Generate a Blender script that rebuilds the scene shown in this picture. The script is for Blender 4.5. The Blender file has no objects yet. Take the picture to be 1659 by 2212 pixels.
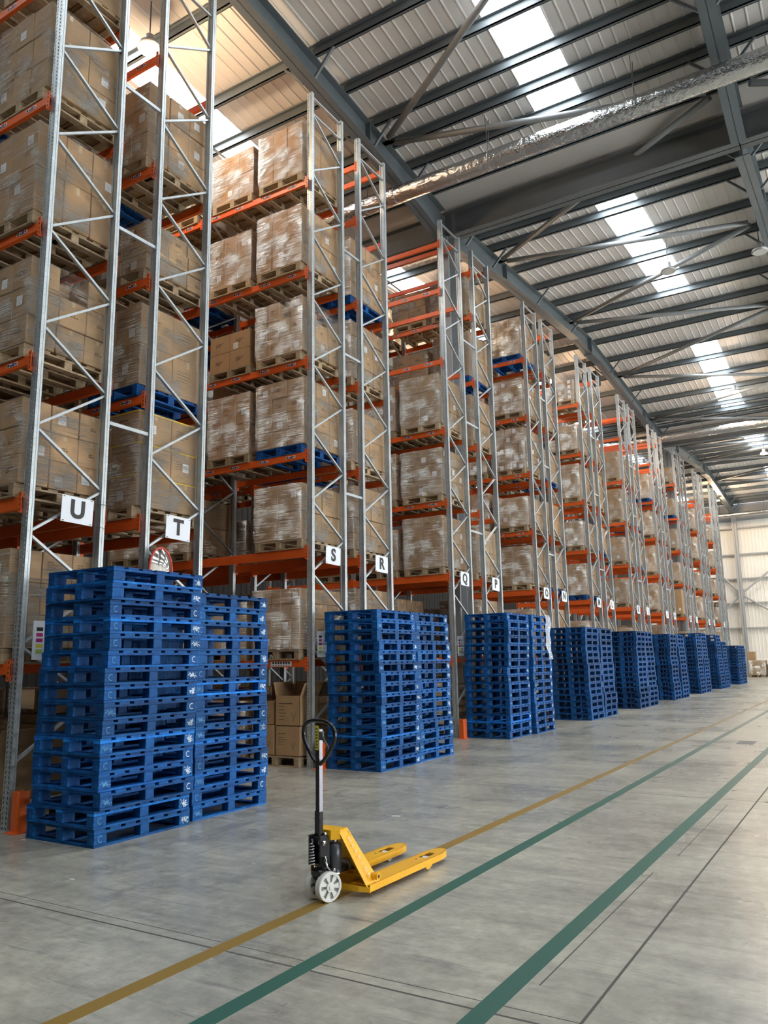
import bpy, math, random
from mathutils import Vector, Matrix, Euler
random.seed(7)
rnd = random.Random(11)
SC = bpy.context.scene
COL = SC.collection

# ------------------------------------------------------------------ camera, light, exposure
FPX, YAW, PITCH, ROLL = 1695.95, 0.549319, 0.186545, 0.0178214
cd = bpy.data.cameras.new('camera'); cam = bpy.data.objects.new('camera', cd); COL.objects.link(cam)
cy, sy, cp, sp = math.cos(YAW), math.sin(YAW), math.cos(PITCH), math.sin(PITCH)
fwd = Vector((-sy*cp, cy*cp, sp)); rt = Vector((cy, sy, 0)); dn = fwd.cross(rt)
r2 = math.cos(ROLL)*rt + math.sin(ROLL)*dn
d2 = -math.sin(ROLL)*rt + math.cos(ROLL)*dn
m = Matrix(((r2.x, -d2.x, -fwd.x, 0), (r2.y, -d2.y, -fwd.y, 0), (r2.z, -d2.z, -fwd.z, 1.65), (0, 0, 0, 1)))
cam.matrix_world = m
cd.sensor_fit = 'VERTICAL'; cd.sensor_height = 36.0
cd.lens = FPX/2212*36.0
cd.clip_start = .1; cd.clip_end = 300
SC.camera = cam
SC.view_settings.view_transform = 'Standard'
SC.view_settings.look = 'None'
SC.view_settings.gamma = 1
SC.view_settings.exposure = 0.52
SC.view_settings.use_curve_mapping = False
w = bpy.data.worlds.new('sky'); SC.world = w; w.use_nodes = True
w.node_tree.nodes['Background'].inputs[0].default_value = (.75, .85, 1, 1)
w.node_tree.nodes['Background'].inputs[1].default_value = 1.0
cyc = SC.cycles
cyc.max_bounces = 6; cyc.diffuse_bounces = 3; cyc.glossy_bounces = 3
cyc.transparent_max_bounces = 10; cyc.transmission_bounces = 2
cyc.use_adaptive_sampling = True; cyc.adaptive_threshold = .04
cyc.use_denoising = True
cyc.sample_clamp_indirect = 4.0
cyc.caustics_reflective = False; cyc.caustics_refractive = False
SKY_E = 12.0       # daylight coming through the rooflights
SIDE_FILL_E = 12.0        # unseen panels added on the right wall to light the aisle-side faces
LAMP_W = 130.0     # warm high-bay lamps

# ------------------------------------------------------------------ materials
MATS = {}
def newmat(name):
    mt = bpy.data.materials.new(name); mt.use_nodes = True
    nt = mt.node_tree; MATS[name] = mt
    return mt, nt, nt.nodes['Principled BSDF']
def N(nt, typ, **kw):
    n = nt.nodes.new(typ)
    for k, v in kw.items():
        if k.startswith('i_'): n.inputs[k[2:].replace('_', ' ')].default_value = v
        else: setattr(n, k, v)
    return n
def L(nt, a, b): nt.links.new(a, b)
def coords(nt, scale=(1, 1, 1), kind='Object'):
    tc = N(nt, 'ShaderNodeTexCoord'); mp = N(nt, 'ShaderNodeMapping')
    mp.inputs['Scale'].default_value = scale
    L(nt, tc.outputs[kind], mp.inputs['Vector']); return mp.outputs[0]
def noise(nt, vec, scale, detail=4, rough=.55):
    n = N(nt, 'ShaderNodeTexNoise'); n.inputs['Scale'].default_value = scale
    n.inputs['Detail'].default_value = detail; n.inputs['Roughness'].default_value = rough
    if vec: L(nt, vec, n.inputs['Vector'])
    return n.outputs['Fac']
def ramp(nt, fac, stops):
    r = N(nt, 'ShaderNodeValToRGB'); e = r.color_ramp.elements
    while len(e) < len(stops): e.new(.5)
    for el, (p, c) in zip(e, stops):
        el.position = p; el.color = (c[0], c[1], c[2], 1) if len(c) == 3 else c
    L(nt, fac, r.inputs[0]); return r.outputs[0]
def mix(nt, fac, a, b, typ='MIX'):
    x = N(nt, 'ShaderNodeMix', data_type='RGBA', blend_type=typ)
    for s, v in ((x.inputs[0], fac), (x.inputs[6], a), (x.inputs[7], b)):
        if hasattr(v, 'links') or hasattr(v, 'is_linked'): L(nt, v, s)
        else: s.default_value = v if not isinstance(v, tuple) or len(v) == 4 else (*v, 1)
    return x.outputs[2]
def bump(nt, b, h, strength=.3, dist=.01):
    n = N(nt, 'ShaderNodeBump'); n.inputs['Strength'].default_value = strength; n.inputs['Distance'].default_value = dist
    L(nt, h, n.inputs['Height']); L(nt, n.outputs[0], b.inputs['Normal'])
def simple(name, col, rough=.5, metal=0, var=.0, nscale=6, emit=None, obj=False, bmp=0):
    mt, nt, b = newmat(name)
    b.inputs['Roughness'].default_value = rough; b.inputs['Metallic'].default_value = metal
    c = (*col, 1)
    if var:
        v = coords(nt)
        n = noise(nt, v, nscale)
        lo = tuple(x*(1-var) for x in col); hi = tuple(min(1, x*(1+var)) for x in col)
        o = ramp(nt, n, [(.3, lo), (.7, hi)])
        if obj:
            oi = N(nt, 'ShaderNodeObjectInfo'); o = mix(nt, 1.0, o, oi.outputs['Color'], 'MULTIPLY')
        L(nt, o, b.inputs['Base Color'])
        if bmp: bump(nt, b, n, bmp, .004)
    else: b.inputs['Base Color'].default_value = c
    if emit:
        b.inputs['Emission Color'].default_value = (*emit[0], 1); b.inputs['Emission Strength'].default_value = emit[1]
    return mt
galv = simple('galvanised_steel', (.50, .55, .57), .42, .55, .12, 9)
galv_dark = simple('galvanised_brace', (.46, .50, .52), .45, .5, .1, 9)
orange = simple('orange_beam_paint', (.80, .125, .018), .42, 0, .07, 4)
guard_m = simple('orange_guard_paint', (.9, .15, .02), .4, 0, .05, 4)
kraft = simple('kraft_card', (.42, .265, .135), .75, 0, .07, 5, obj=True)
print_m = simple('carton_print', (.10, .07, .05), .8)
tape_m = simple('carton_tape', (.50, .37, .22), .3, 0)
ytape_m = simple('yellow_strap', (.75, .50, .03), .4, 0)
wood = simple('pallet_wood', (.42, .31, .19), .8, 0, .22, 14, obj=True, bmp=.2)
steelp = simple('grey_painted_steel', (.125, .15, .165), .5, .0, .06, 2)
steell = simple('grey_tube_steel', (.26, .28, .29), .45, .1, .06, 2)
beampaint = simple('valley_beam_paint', (.13, .14, .145), .55, .0, .05, 2)
sheet = simple('white_liner_sheet', (.74, .72, .70), .45, .0, .05, .8)
gutter = simple('gutter_liner', (.62, .60, .58), .6, .0, .03, .8)
wallm = simple('white_wall_sheet', (.90, .87, .80), .5, .0, .03, .6)
simple('shade_black_wall_sheet', (.02, .02, .02), .8, 0, .03, .6)  # near-black colour stands in for the shade deep behind the racks
wallrail = simple('wall_rail_steel', (.40, .41, .41), .5, .1)
white = simple('white_board', (.80, .84, .90), .5)
black = simple('black_ink', (.01, .01, .01), .5)
paper = simple('white_paper', (.80, .80, .80), .7)
magenta = simple('magenta_ink', (.45, .02, .20), .6)
yellow_i = simple('yellow_ink', (.75, .70, .05), .6)
green_i = simple('green_ink', (.35, .55, .10), .6)
purple_i = simple('purple_ink', (.10, .05, .25), .6)
jackpaint = simple('yellow_jack_paint', (1.0, .50, .02), .32, 0, .06, 8)
jackdark = simple('black_enamel', (.012, .012, .014), .18)
jackgrey = simple('grey_enamel', (.07, .075, .085), .28, .2)
chrome = simple('chrome', (.75, .75, .76), .15, 1)
nylon = simple('white_nylon', (.80, .80, .76), .4)
rubber = simple('black_rubber', (.02, .02, .02), .7)
handlegrey = simple('grey_tiller_face', (.36, .36, .42), .3, .3)
fadedm = simple('faded_lettering', (.88, .66, .45), .5)
stick_y = simple('yellow_sticker', (.80, .70, .04), .5)
redrim = simple('red_rim', (.62, .06, .04), .5)
mirrorm = simple('mirror_face', (.85, .85, .85), .06, 1)
blackm = simple('black_metal', (.02, .022, .025), .5)
lampglow = simple('lamp_glow', (1, .9, .7), .5, emit=((1, .78, .45), 60))
lampoff = simple('lamp_lens_off', (.6, .6, .58), .3)
lampcase = simple('lamp_housing', (.45, .45, .45), .4, .5)
cable = simple('dark_cable', (.05, .05, .05), .6)

# rooflight: translucent panel lit by the sky outside
mt, nt, b = newmat('rooflight_panel')
b.inputs['Base Color'].default_value = (.9, .93, .95, 1)
b.inputs['Emission Color'].default_value = (.92, .965, 1, 1); b.inputs['Emission Strength'].default_value = SKY_E
skym = mt
mt, nt, b = newmat('added_side_fill_panel')
b.inputs['Emission Color'].default_value = (.95, .97, 1, 1); b.inputs['Emission Strength'].default_value = SIDE_FILL_E
sidefillm = mt

# blue pallet paint
def bluemat(name, scuff):
    mt, nt, b = newmat(name)
    v = coords(nt)
    n1 = noise(nt, v, 11, 5); n2 = noise(nt, v, 46, 3, .7)
    base = ramp(nt, n1, [(.3, (.002, .046, .18)), (.5, (.003, .080, .30)), (.72, (.007, .13, .42))])
    oi = N(nt, 'ShaderNodeObjectInfo'); base = mix(nt, 1.0, base, oi.outputs['Color'], 'MULTIPLY')
    lo, hi = scuff
    sc = ramp(nt, n2, [(lo, (0, 0, 0)), (hi, (1, 1, 1))])
    c = mix(nt, sc, base, (.38, .58, .74))
    L(nt, c, b.inputs['Base Color']); b.inputs['Roughness'].default_value = .6; b.inputs['Specular IOR Level'].default_value = .25
    bump(nt, b, n2, .25, .004)
    return mt
blue = bluemat('blue_pallet_paint', (.74, .86))
blue_sc = bluemat('blue_paint_scuffed', (.64, .78))
stencil = simple('white_stencil_paint', (.70, .82, .90), .6)

# stretch wrap
mt, nt, b = newmat('stretch_wrap'); wrapm = mt
out = nt.nodes['Material Output']
v = coords(nt, (1.3, 1.3, 44))
n1 = noise(nt, v, 1.6, 5, .65)
v2 = coords(nt, (3, 3, 3)); n2 = noise(nt, v2, 1.0, 3)
tr = N(nt, 'ShaderNodeBsdfTransparent'); gl = N(nt, 'ShaderNodeBsdfGlossy'); gl.inputs['Roughness'].default_value = .16
df = N(nt, 'ShaderNodeBsdfDiffuse'); df.inputs[0].default_value = (.76, .67, .52, 1)
gl.inputs[0].default_value = (.95, .92, .86, 1)
bp = N(nt, 'ShaderNodeBump'); bp.inputs['Strength'].default_value = 1.0; bp.inputs['Distance'].default_value = .05
L(nt, n1, bp.inputs['Height']); L(nt, bp.outputs[0], gl.inputs['Normal'])
mm = N(nt, 'ShaderNodeMath', operation='MULTIPLY'); L(nt, n1, mm.inputs[0]); L(nt, n2, mm.inputs[1])
f = ramp(nt, mm.outputs[0], [(.17, (.02, .02, .02)), (.26, (.24, .24, .24)), (.35, (.85, .85, .85))])
f2 = ramp(nt, mm.outputs[0], [(.27, (.0, .0, .0)), (.42, (.18, .18, .18))])
m1 = N(nt, 'ShaderNodeMixShader'); m2 = N(nt, 'ShaderNodeMixShader')
L(nt, f2, m1.inputs[0]); L(nt, tr.outputs[0], m1.inputs[1]); L(nt, df.outputs[0], m1.inputs[2])
L(nt, f, m2.inputs[0]); L(nt, m1.outputs[0], m2.inputs[1]); L(nt, gl.outputs[0], m2.inputs[2])
L(nt, m2.outputs[0], out.inputs[0])

# clear film (loose)
mt, nt, b = newmat('loose_clear_film'); filmm = mt
out = nt.nodes['Material Output']
tr = N(nt, 'ShaderNodeBsdfTransparent'); gl = N(nt, 'ShaderNodeBsdfGlossy'); gl.inputs['Roughness'].default_value = .2
df = N(nt, 'ShaderNodeBsdfDiffuse'); df.inputs[0].default_value = (.8, .85, .88, 1)
ad = N(nt, 'ShaderNodeAddShader'); L(nt, gl.outputs[0], ad.inputs[0]); L(nt, df.outputs[0], ad.inputs[1])
mx = N(nt, 'ShaderNodeMixShader'); mx.inputs[0].default_value = .16
L(nt, tr.outputs[0], mx.inputs[1]); L(nt, ad.outputs[0], mx.inputs[2]); L(nt, mx.outputs[0], out.inputs[0])

# foil duct
mt, nt, b = newmat('foil_duct_skin'); foil = mt
v = coords(nt, (.8, 1.3, 1.3)); n1 = noise(nt, v, 6, 4, .6)
b.inputs['Base Color'].default_value = (.60, .61, .61, 1); b.inputs['Metallic'].default_value = 1; b.inputs['Roughness'].default_value = .17
bump(nt, b, n1, .75, .06)

# floor
mt, nt, b = newmat('concrete_floor'); floorm = mt
v = coords(nt)
n1 = noise(nt, v, .55, 6, .6); n2 = noise(nt, v, 9, 6, .7)
vs = coords(nt, (1.0, 4.5, 1)); n3 = noise(nt, vs, .9, 6, .72)
vr = coords(nt, (7.0, 1.1, 1)); n4 = noise(nt, vr, .8, 8, .78)
c = ramp(nt, n1, [(.3, (.35, .34, .29)), (.5, (.46, .45, .38)), (.7, (.56, .545, .45))])
g = ramp(nt, n2, [(.3, (.70, .70, .70)), (.65, (1.12, 1.12, 1.12))])
c = mix(nt, 1.0, c, g, 'MULTIPLY')
s = ramp(nt, n3, [(.30, (.55, .55, .57)), (.58, (1, 1, 1))])
c = mix(nt, .75, c, s, 'MULTIPLY')
# tyre scuffs, worn mostly beside the racks
sx = N(nt, 'ShaderNodeSeparateXYZ'); L(nt, coords(nt), sx.inputs[0])
mr = N(nt, 'ShaderNodeMapRange'); mr.inputs[1].default_value = -3.4; mr.inputs[2].default_value = -5.4
L(nt, sx.outputs[0], mr.inputs[0])
sc = ramp(nt, n4, [(.30, (1, 1, 1)), (.50, (0, 0, 0))])
mu = N(nt, 'ShaderNodeMath', operation='MULTIPLY'); L(nt, sc, mu.inputs[0]); L(nt, mr.outputs[0], mu.inputs[1])
vq = coords(nt, (1.1, 11, 1)); n5 = noise(nt, vq, 1.1, 8, .8)
sc2 = ramp(nt, n5, [(.33, (.8, .8, .8)), (.45, (0, 0, 0))])
c = mix(nt, sc2, c, (.15, .15, .15))
vd = coords(nt, (9, 2.2, 1)); vd.node.inputs['Rotation'].default_value = (0, 0, .9); n6 = noise(nt, vd, 2.6, 6, .8)
sc3 = ramp(nt, n6, [(.27, (.9, .9, .9)), (.36, (0, 0, 0))])
c = mix(nt, sc3, c, (.12, .12, .12))
mu2 = N(nt, 'ShaderNodeMath', operation='MULTIPLY'); L(nt, mu.outputs[0], mu2.inputs[0]); mu2.inputs[1].default_value = .75
c = mix(nt, mu2.outputs[0], c, (.13, .13, .135))
L(nt, c, b.inputs['Base Color'])
rr = ramp(nt, n1, [(.3, (.22, .22, .22)), (.7, (.36, .36, .36))]); L(nt, rr, b.inputs['Roughness'])
bump(nt, b, n2, .12, .004)
def linemat(name, col, worn):
    mt, nt, b = newmat(name)
    v = coords(nt); n = noise(nt, v, 13, 6, .7); n0 = noise(nt, v, .6, 4)
    a = N(nt, 'ShaderNodeMath', operation='ADD'); L(nt, n, a.inputs[0]); L(nt, n0, a.inputs[1])
    f = ramp(nt, a.outputs[0], [(worn, (0, 0, 0)), (worn+.25, (1, 1, 1))])
    sx = N(nt, 'ShaderNodeSeparateXYZ'); L(nt, coords(nt), sx.inputs[0])
    mr = N(nt, 'ShaderNodeMapRange'); mr.inputs[1].default_value = 8; mr.inputs[2].default_value = 22; mr.inputs[4].default_value = .55
    L(nt, sx.outputs[1], mr.inputs[0])
    mxx = N(nt, 'ShaderNodeMath', operation='MAXIMUM'); L(nt, f, mxx.inputs[0]); L(nt, mr.outputs[0], mxx.inputs[1]); f = mxx.outputs[0]
    c = mix(nt, f, (*col, 1), (.25, .235, .20, 1)); L(nt, c, b.inputs['Base Color']); b.inputs['Roughness'].default_value = .5
    return mt
greenl = linemat('green_floor_paint', (.028, .115, .085), 1.10)
yellowl = linemat('worn_yellow_floor_paint', (.28, .175, .035), 1.03)
jointm = simple('dark_floor_joint', (.10, .095, .085), .9)  # dark colour of the slab joints and cracks

# ------------------------------------------------------------------ mesh helper
class MB:
    def __init__(s): s.v = []; s.f = []; s.mi = []
    def box(s, x0, x1, y0, y1, z0, z1, mi=0):
        k = len(s.v)
        s.v += [(x0, y0, z0), (x1, y0, z0), (x1, y1, z0), (x0, y1, z0), (x0, y0, z1), (x1, y0, z1), (x1, y1, z1), (x0, y1, z1)]
        for q in ((0, 3, 2, 1), (4, 5, 6, 7), (0, 1, 5, 4), (1, 2, 6, 5), (2, 3, 7, 6), (3, 0, 4, 7)):
            s.f.append(tuple(k+i for i in q)); s.mi.append(mi)
    def cbox(s, x0, x1, y0, y1, z0, z1, c=.008, mi=0):     # box with chamfered edges
        k = len(s.v)
        X, Y, Z = (x0, x1), (y0, y1), (z0, z1)
        idx = {}
        for i in (0, 1):
            for j in (0, 1):
                for l in (0, 1):
                    ix, iy, iz = (c, -c)[i], (c, -c)[j], (c, -c)[l]
                    idx[i, j, l, 0] = len(s.v); s.v.append((X[i], Y[j]+iy, Z[l]+iz))
                    idx[i, j, l, 1] = len(s.v); s.v.append((X[i]+ix, Y[j], Z[l]+iz))
                    idx[i, j, l, 2] = len(s.v); s.v.append((X[i]+ix, Y[j]+iy, Z[l]))
        def F(*q): s.f.append(tuple(q)); s.mi.append(mi)
        F(*[idx[1, j, l, 0] for j, l in ((0, 0), (1, 0), (1, 1), (0, 1))]); F(*[idx[0, j, l, 0] for j, l in ((0, 0), (0, 1), (1, 1), (1, 0))])
        F(*[idx[i, 1, l, 1] for i, l in ((0, 0), (0, 1), (1, 1), (1, 0))]); F(*[idx[i, 0, l, 1] for i, l in ((0, 0), (1, 0), (1, 1), (0, 1))])
        F(*[idx[i, j, 1, 2] for i, j in ((0, 0), (1, 0), (1, 1), (0, 1))]); F(*[idx[i, j, 0, 2] for i, j in ((0, 0), (0, 1), (1, 1), (1, 0))])
        for i in (0, 1):
            for j in (0, 1): F(idx[i, j, 0, 0], idx[i, j, 0, 1], idx[i, j, 1, 1], idx[i, j, 1, 0])
            for l in (0, 1): F(idx[i, 0, l, 0], idx[i, 0, l, 2], idx[i, 1, l, 2], idx[i, 1, l, 0])
        for j in (0, 1):
            for l in (0, 1): F(idx[0, j, l, 1], idx[0, j, l, 2], idx[1, j, l, 2], idx[1, j, l, 1])
        for i in (0, 1):
            for j in (0, 1):
                for l in (0, 1): F(idx[i, j, l, 0], idx[i, j, l, 1], idx[i, j, l, 2])
    def bar(s, a, b, w, h, up=(0, 0, 1), mi=0):            # rectangular bar from a to b
        a, b = Vector(a), Vector(b); d = (b-a).normalized(); u = Vector(up)
        x = d.cross(u)
        if x.length < 1e-4: x = d.cross(Vector((0, 1, 0)))
        x.normalize(); u = x.cross(d)
        k = len(s.v)
        for p in (a, b):
            for sx_, su in ((-1, -1), (1, -1), (1, 1), (-1, 1)): s.v.append(tuple(p + x*sx_*w/2 + u*su*h/2))
        for q in ((3, 2, 1, 0), (4, 5, 6, 7), (0, 1, 5, 4), (1, 2, 6, 5), (2, 3, 7, 6), (3, 0, 4, 7)):
            s.f.append(tuple(k+i for i in q)); s.mi.append(mi)
    def tube(s, pts, r, n=12, mi=0, closed=False):
        pts = [Vector(p) for p in pts]; k = len(s.v); m_ = len(pts)
        prev = None
        for i, p in enumerate(pts):
            if closed: d = pts[(i+1) % m_]-pts[i-1]
            else: d = pts[min(i+1, m_-1)]-pts[max(i-1, 0)]
            d.normalize()
            if prev is None:
                x = d.cross(Vector((0, 0, 1)))
                if x.length < .1: x = d.cross(Vector((0, 1, 0)))
            else: x = prev - d*prev.dot(d)
            x.normalize(); prev = x; y = d.cross(x)
            rr_ = r[i] if isinstance(r, (list, tuple)) else r
            for j in range(n):
                t = 2*math.pi*j/n; s.v.append(tuple(p + x*math.cos(t)*rr_ + y*math.sin(t)*rr_))
        for i in range(m_ if closed else m_-1):
            i2 = (i+1) % m_
            for j in range(n):
                s.f.append((k+i*n+j, k+i*n+(j+1) % n, k+i2*n+(j+1) % n, k+i2*n+j)); s.mi.append(mi)
        if not closed:
            s.f.append(tuple(k+j for j in range(n-1, -1, -1))); s.mi.append(mi)
            s.f.append(tuple(k+(m_-1)*n+j for j in range(n))); s.mi.append(mi)
    def prism(s, poly, a, b, axis='x', mi=0):              # poly in the other two axes, extruded from a to b
        k = len(s.v); n = len(poly)
        for t in (a, b):
            for (p, q) in poly:
                s.v.append({'x': (t, p, q), 'y': (p, t, q), 'z': (p, q, t)}[axis])
        s.f.append(tuple(k+i for i in range(n))[::-1]); s.mi.append(mi)
        s.f.append(tuple(k+n+i for i in range(n))); s.mi.append(mi)
        for i in range(n):
            j = (i+1) % n; s.f.append((k+i, k+j, k+n+j, k+n+i)); s.mi.append(mi)
    def quad(s, a, b, c, d, mi=0):
        k = len(s.v); s.v += [tuple(a), tuple(b), tuple(c), tuple(d)]; s.f.append((k, k+1, k+2, k+3)); s.mi.append(mi)
    def mesh(s, name, mats):
        me = bpy.data.meshes.new(name); me.from_pydata(s.v, [], s.f)
        if not isinstance(mats, (list, tuple)): mats = [mats]
        for q in mats: me.materials.append(q)
        me.polygons.foreach_set('material_index', s.mi); me.update()
        return me
    def build(s, name, mats, parent=None, smooth=False, loc=None):
        me = s.mesh(name, mats)
        if smooth: me.polygons.foreach_set('use_smooth', [True]*len(me.polygons))
        return put(name, me, parent, loc)
def put(name, me, parent=None, loc=None, rz=0, col=None):
    o = bpy.data.objects.new(name, me); COL.objects.link(o)
    if parent: o.parent = parent
    if loc: o.location = loc
    if rz: o.rotation_euler.z = rz
    if col: o.color = (*col, 1)
    return o
def tag(o, label=None, cat=None, group=None, kind=None):
    if label: o['label'] = label
    if cat: o['category'] = cat
    if group: o['group'] = group
    if kind: o['kind'] = kind
    return o
def empty(name, loc=(0, 0, 0), rz=0):
    o = bpy.data.objects.new(name, None); COL.objects.link(o); o.location = loc; o.rotation_euler.z = rz
    o.empty_display_size = .1
    return o
def textmesh(name, body, size, mat, extrude, offset=0, parent=None):
    cu = bpy.data.curves.new(name, 'FONT'); cu.body = body; cu.size = size; cu.extrude = extrude; cu.offset = offset
    cu.align_x = 'CENTER'; cu.align_y = 'CENTER'
    o = bpy.data.objects.new(name, cu); COL.objects.link(o)
    dg = bpy.context.evaluated_depsgraph_get(); me = bpy.data.meshes.new_from_object(o.evaluated_get(dg))
    bpy.data.objects.remove(o); bpy.data.curves.remove(cu)
    me.materials.clear(); me.materials.append(mat)
    return put(name, me, parent)
def struct(o): o['kind'] = 'structure'; return o
ORD = ['bottom', 'second', 'third', 'fourth', 'fifth', 'sixth', 'seventh', 'eighth', 'ninth', 'tenth', 'eleventh', 'twelfth',
       'thirteenth', 'fourteenth', 'fifteenth', 'sixteenth', 'seventeenth']

# ------------------------------------------------------------------ building shell
XL, XR, YB, YF = -16.2, 19.8, -3.2, 66.3
VAL, PER, ZV, SL = 16.85, 24.6, 13.2, .08
def zr(y):
    k = (y-VAL) % PER; d = min(k, PER-k); return ZV + SL*d
mb = MB(); mb.box(XL, XR, YB, YF+.3, -.2, 0); struct(mb.build('floor', floorm))
def strip(name, x0, x1, y0, y1, mat, h=.0015):
    mb = MB(); mb.box(x0, x1, y0, y1, 0.0002, h); return struct(mb.build(name, mat))
strip('trim_1', -3.53, -3.42, YB, 57, yellowl)
strip('trim_2', -2.92, -2.81, YB, 57, greenl)
strip('trim_3', -1.835, -1.72, YB, 57, greenl)
i = 4
for (x0, x1, y0, y1) in ((-1.345, -1.33, YB, YF), (-7.7, -7.685, YB, YF), (-13.8, 19, 3.725, 3.74), (-13.8, -1.34, 3.83, 3.836), (-13.8, 19, 10.17, 10.182),
                         (-13.8, 19, 16.6, 16.612), (-13.8, 19, 23.0, 23.012), (-13.8, 19, 29.4, 29.412), (-13.8, 19, -2.7, -2.688), (5.0, 5.012, YB, YF)):
    strip('trim_%d' % i, x0, x1, y0, y1, jointm, .0008); i += 1
strip('trim_%d' % i, -2.42, -2.12, 16.35, 16.98, simple('floor_patch', (.16, .155, .15), .6), .0012); i += 1
strip('trim_%d' % i, -1.66, -1.652, 4.15, 6.6, jointm, .0008); i += 1
strip('trim_%d' % i, -1.60, -1.594, 7.2, 9.8, jointm, .0008); i += 1

# corrugated liner profile, ribs run along y
def ribbed(x0, x1, f, vertical=False):
    """list of (x, h) points"""
    pts = []; x = x0
    while x < x1-1e-6:
        for dx, h in ((0, 0), (.018, .017), (.034, .017), (.052, 0)):
            if x+dx < x1: pts.append((x+dx, h))
        x += .25
    pts.append((x1, 0)); return pts
SKYX = [-4.5+7.05*k for k in range(-1, 4)]
edges = [XL]
for sx_ in SKYX: edges += [sx_-.5, sx_+.5]
edges += [XR]
ci = 1; wi = 1
slopes = []
for k in range(-1, 2):
    v0 = VAL+PER*k; slopes.append((v0, v0+PER/2)); slopes.append((v0+PER, v0+PER/2))
for (yv, ya) in slopes:                     # from valley line to ridge line
    sg = 1 if ya > yv else -1
    ys = [yv, yv+sg*1.75, yv+sg*9.75, ya]
    mb = MB()
    def panel(x0, x1, y0, y1):
        pts = ribbed(x0, x1, None); z0, z1 = zr(y0), zr(y1)
        if abs(y1-ya) < 1e-6: z1 = ZV+SL*PER/2
        k_ = len(mb.v)
        for (x, h) in pts: mb.v += [(x, y0, z0-h+.03), (x, y1, z1-h+.03)]
        for q in range(len(pts)-1):
            mb.f.append((k_+2*q, k_+2*q+1, k_+2*q+3, k_+2*q+2)); mb.mi.append(0)
    for q in range(0, len(edges), 2): panel(edges[q], edges[q+1], yv, ya)
    for sx_ in (SKYX):
        panel(sx_-.5, sx_+.5, yv, ys[1] if yv > -5 else -2.9); panel(sx_-.5, sx_+.5, ys[2], ya)
        if yv < -5: ys[1] = -2.9
        sk = MB(); za, zb = zr(ys[1])+.05, zr(ys[2])+.05
        for (a, bq) in ((0, 1),):
            sk.quad((sx_-.5, ys[1], za), (sx_+.5, ys[1], za), (sx_+.5, ys[2], zb), (sx_-.5, ys[2], zb))
            sk.quad((sx_-.5, ys[1], za+.02), (sx_-.5, ys[2], zb+.02), (sx_+.5, ys[2], zb+.02), (sx_+.5, ys[1], za+.02))
        struct(sk.build('window_%d' % wi, skym)); wi += 1
    struct(mb.build('ceiling' if ci == 1 else 'ceiling_%d' % ci, sheet)); ci += 1

# walls
def wall_sheet(name, horiz, a0, a1, pos, z0, z1, mat, flip=1):
    mb = MB(); pts = ribbed(a0, a1, None)
    k_ = len(mb.v)
    for (a, h) in pts:
        for z in (z0, z1):
            mb.v.append((a, pos-flip*h, z) if horiz else (pos-flip*h, a, z))
    for q in range(len(pts)-1):
        mb.f.append((k_+2*q, k_+2*q+2, k_+2*q+3, k_+2*q+1)); mb.mi.append(0)
    return struct(mb.build(name, mat))
wall_sheet('wall_far', True, XL, XR, YF, 1.0, 14.3, wallm)
mb = MB(); mb.box(XL, XR, YF-.12, YF, 0, .85); mb.box(XL, XR, YF-.16, YF, .85, 1.05, 1)
struct(mb.build('baseboard_far', [simple('grey_plinth', (.16, .15, .14), .8), wallm]))
wall_sheet('wall_right', False, YB, YF, XR, 0, 14.3, wallm)
wall_sheet('wall_left', False, YB, YF, XL, 0, 14.3, MATS['shade_black_wall_sheet'], -1)
wall_sheet('wall_back', True, XL, XR, YB, 0, 14.3, MATS['shade_black_wall_sheet'], -1)  # unseen, set close and near-black to cut light from behind
# added unseen glowing panels along the right wall, framed like dock doors
for q in range(9):
    yy = 2.0+7.4*q
    mb = MB(); mb.box(XR-.10, XR-.04, yy-1.8, yy+1.8, .02, 4.2); struct(mb.build('window_%d' % wi, sidefillm)); wi += 1
    mb = MB()
    for (a, b_, c_, d_) in ((yy-1.95, yy-1.8, 0, 4.35), (yy+1.8, yy+1.95, 0, 4.35), (yy-1.8, yy+1.8, 4.2, 4.35)): mb.box(XR-.16, XR-.04, a, b_, c_, d_)
    struct(mb.build('trim_%d' % (60+q), wallrail))
# rails and posts on the far wall
ti = 40
for z in (11.3, 9.24, 7.35, 5.47, 3.58):
    mb = MB(); mb.box(XL, XR, YF-.24, YF-.04, z-.05, z+.05)
    tag(mb.build('wall_rail', wallrail), 'grey horizontal rail across the white far wall', 'wall rail', 'rails on the far wall', 'structure')
mb = MB(); mb.box(XL, XR, YF-.1, YF-.04, 11.9, 13.2); struct(mb.build('trim_%d' % ti, simple('grey_eaves_panel', (.30, .31, .32), .6, 0, .04, 1)))

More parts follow.
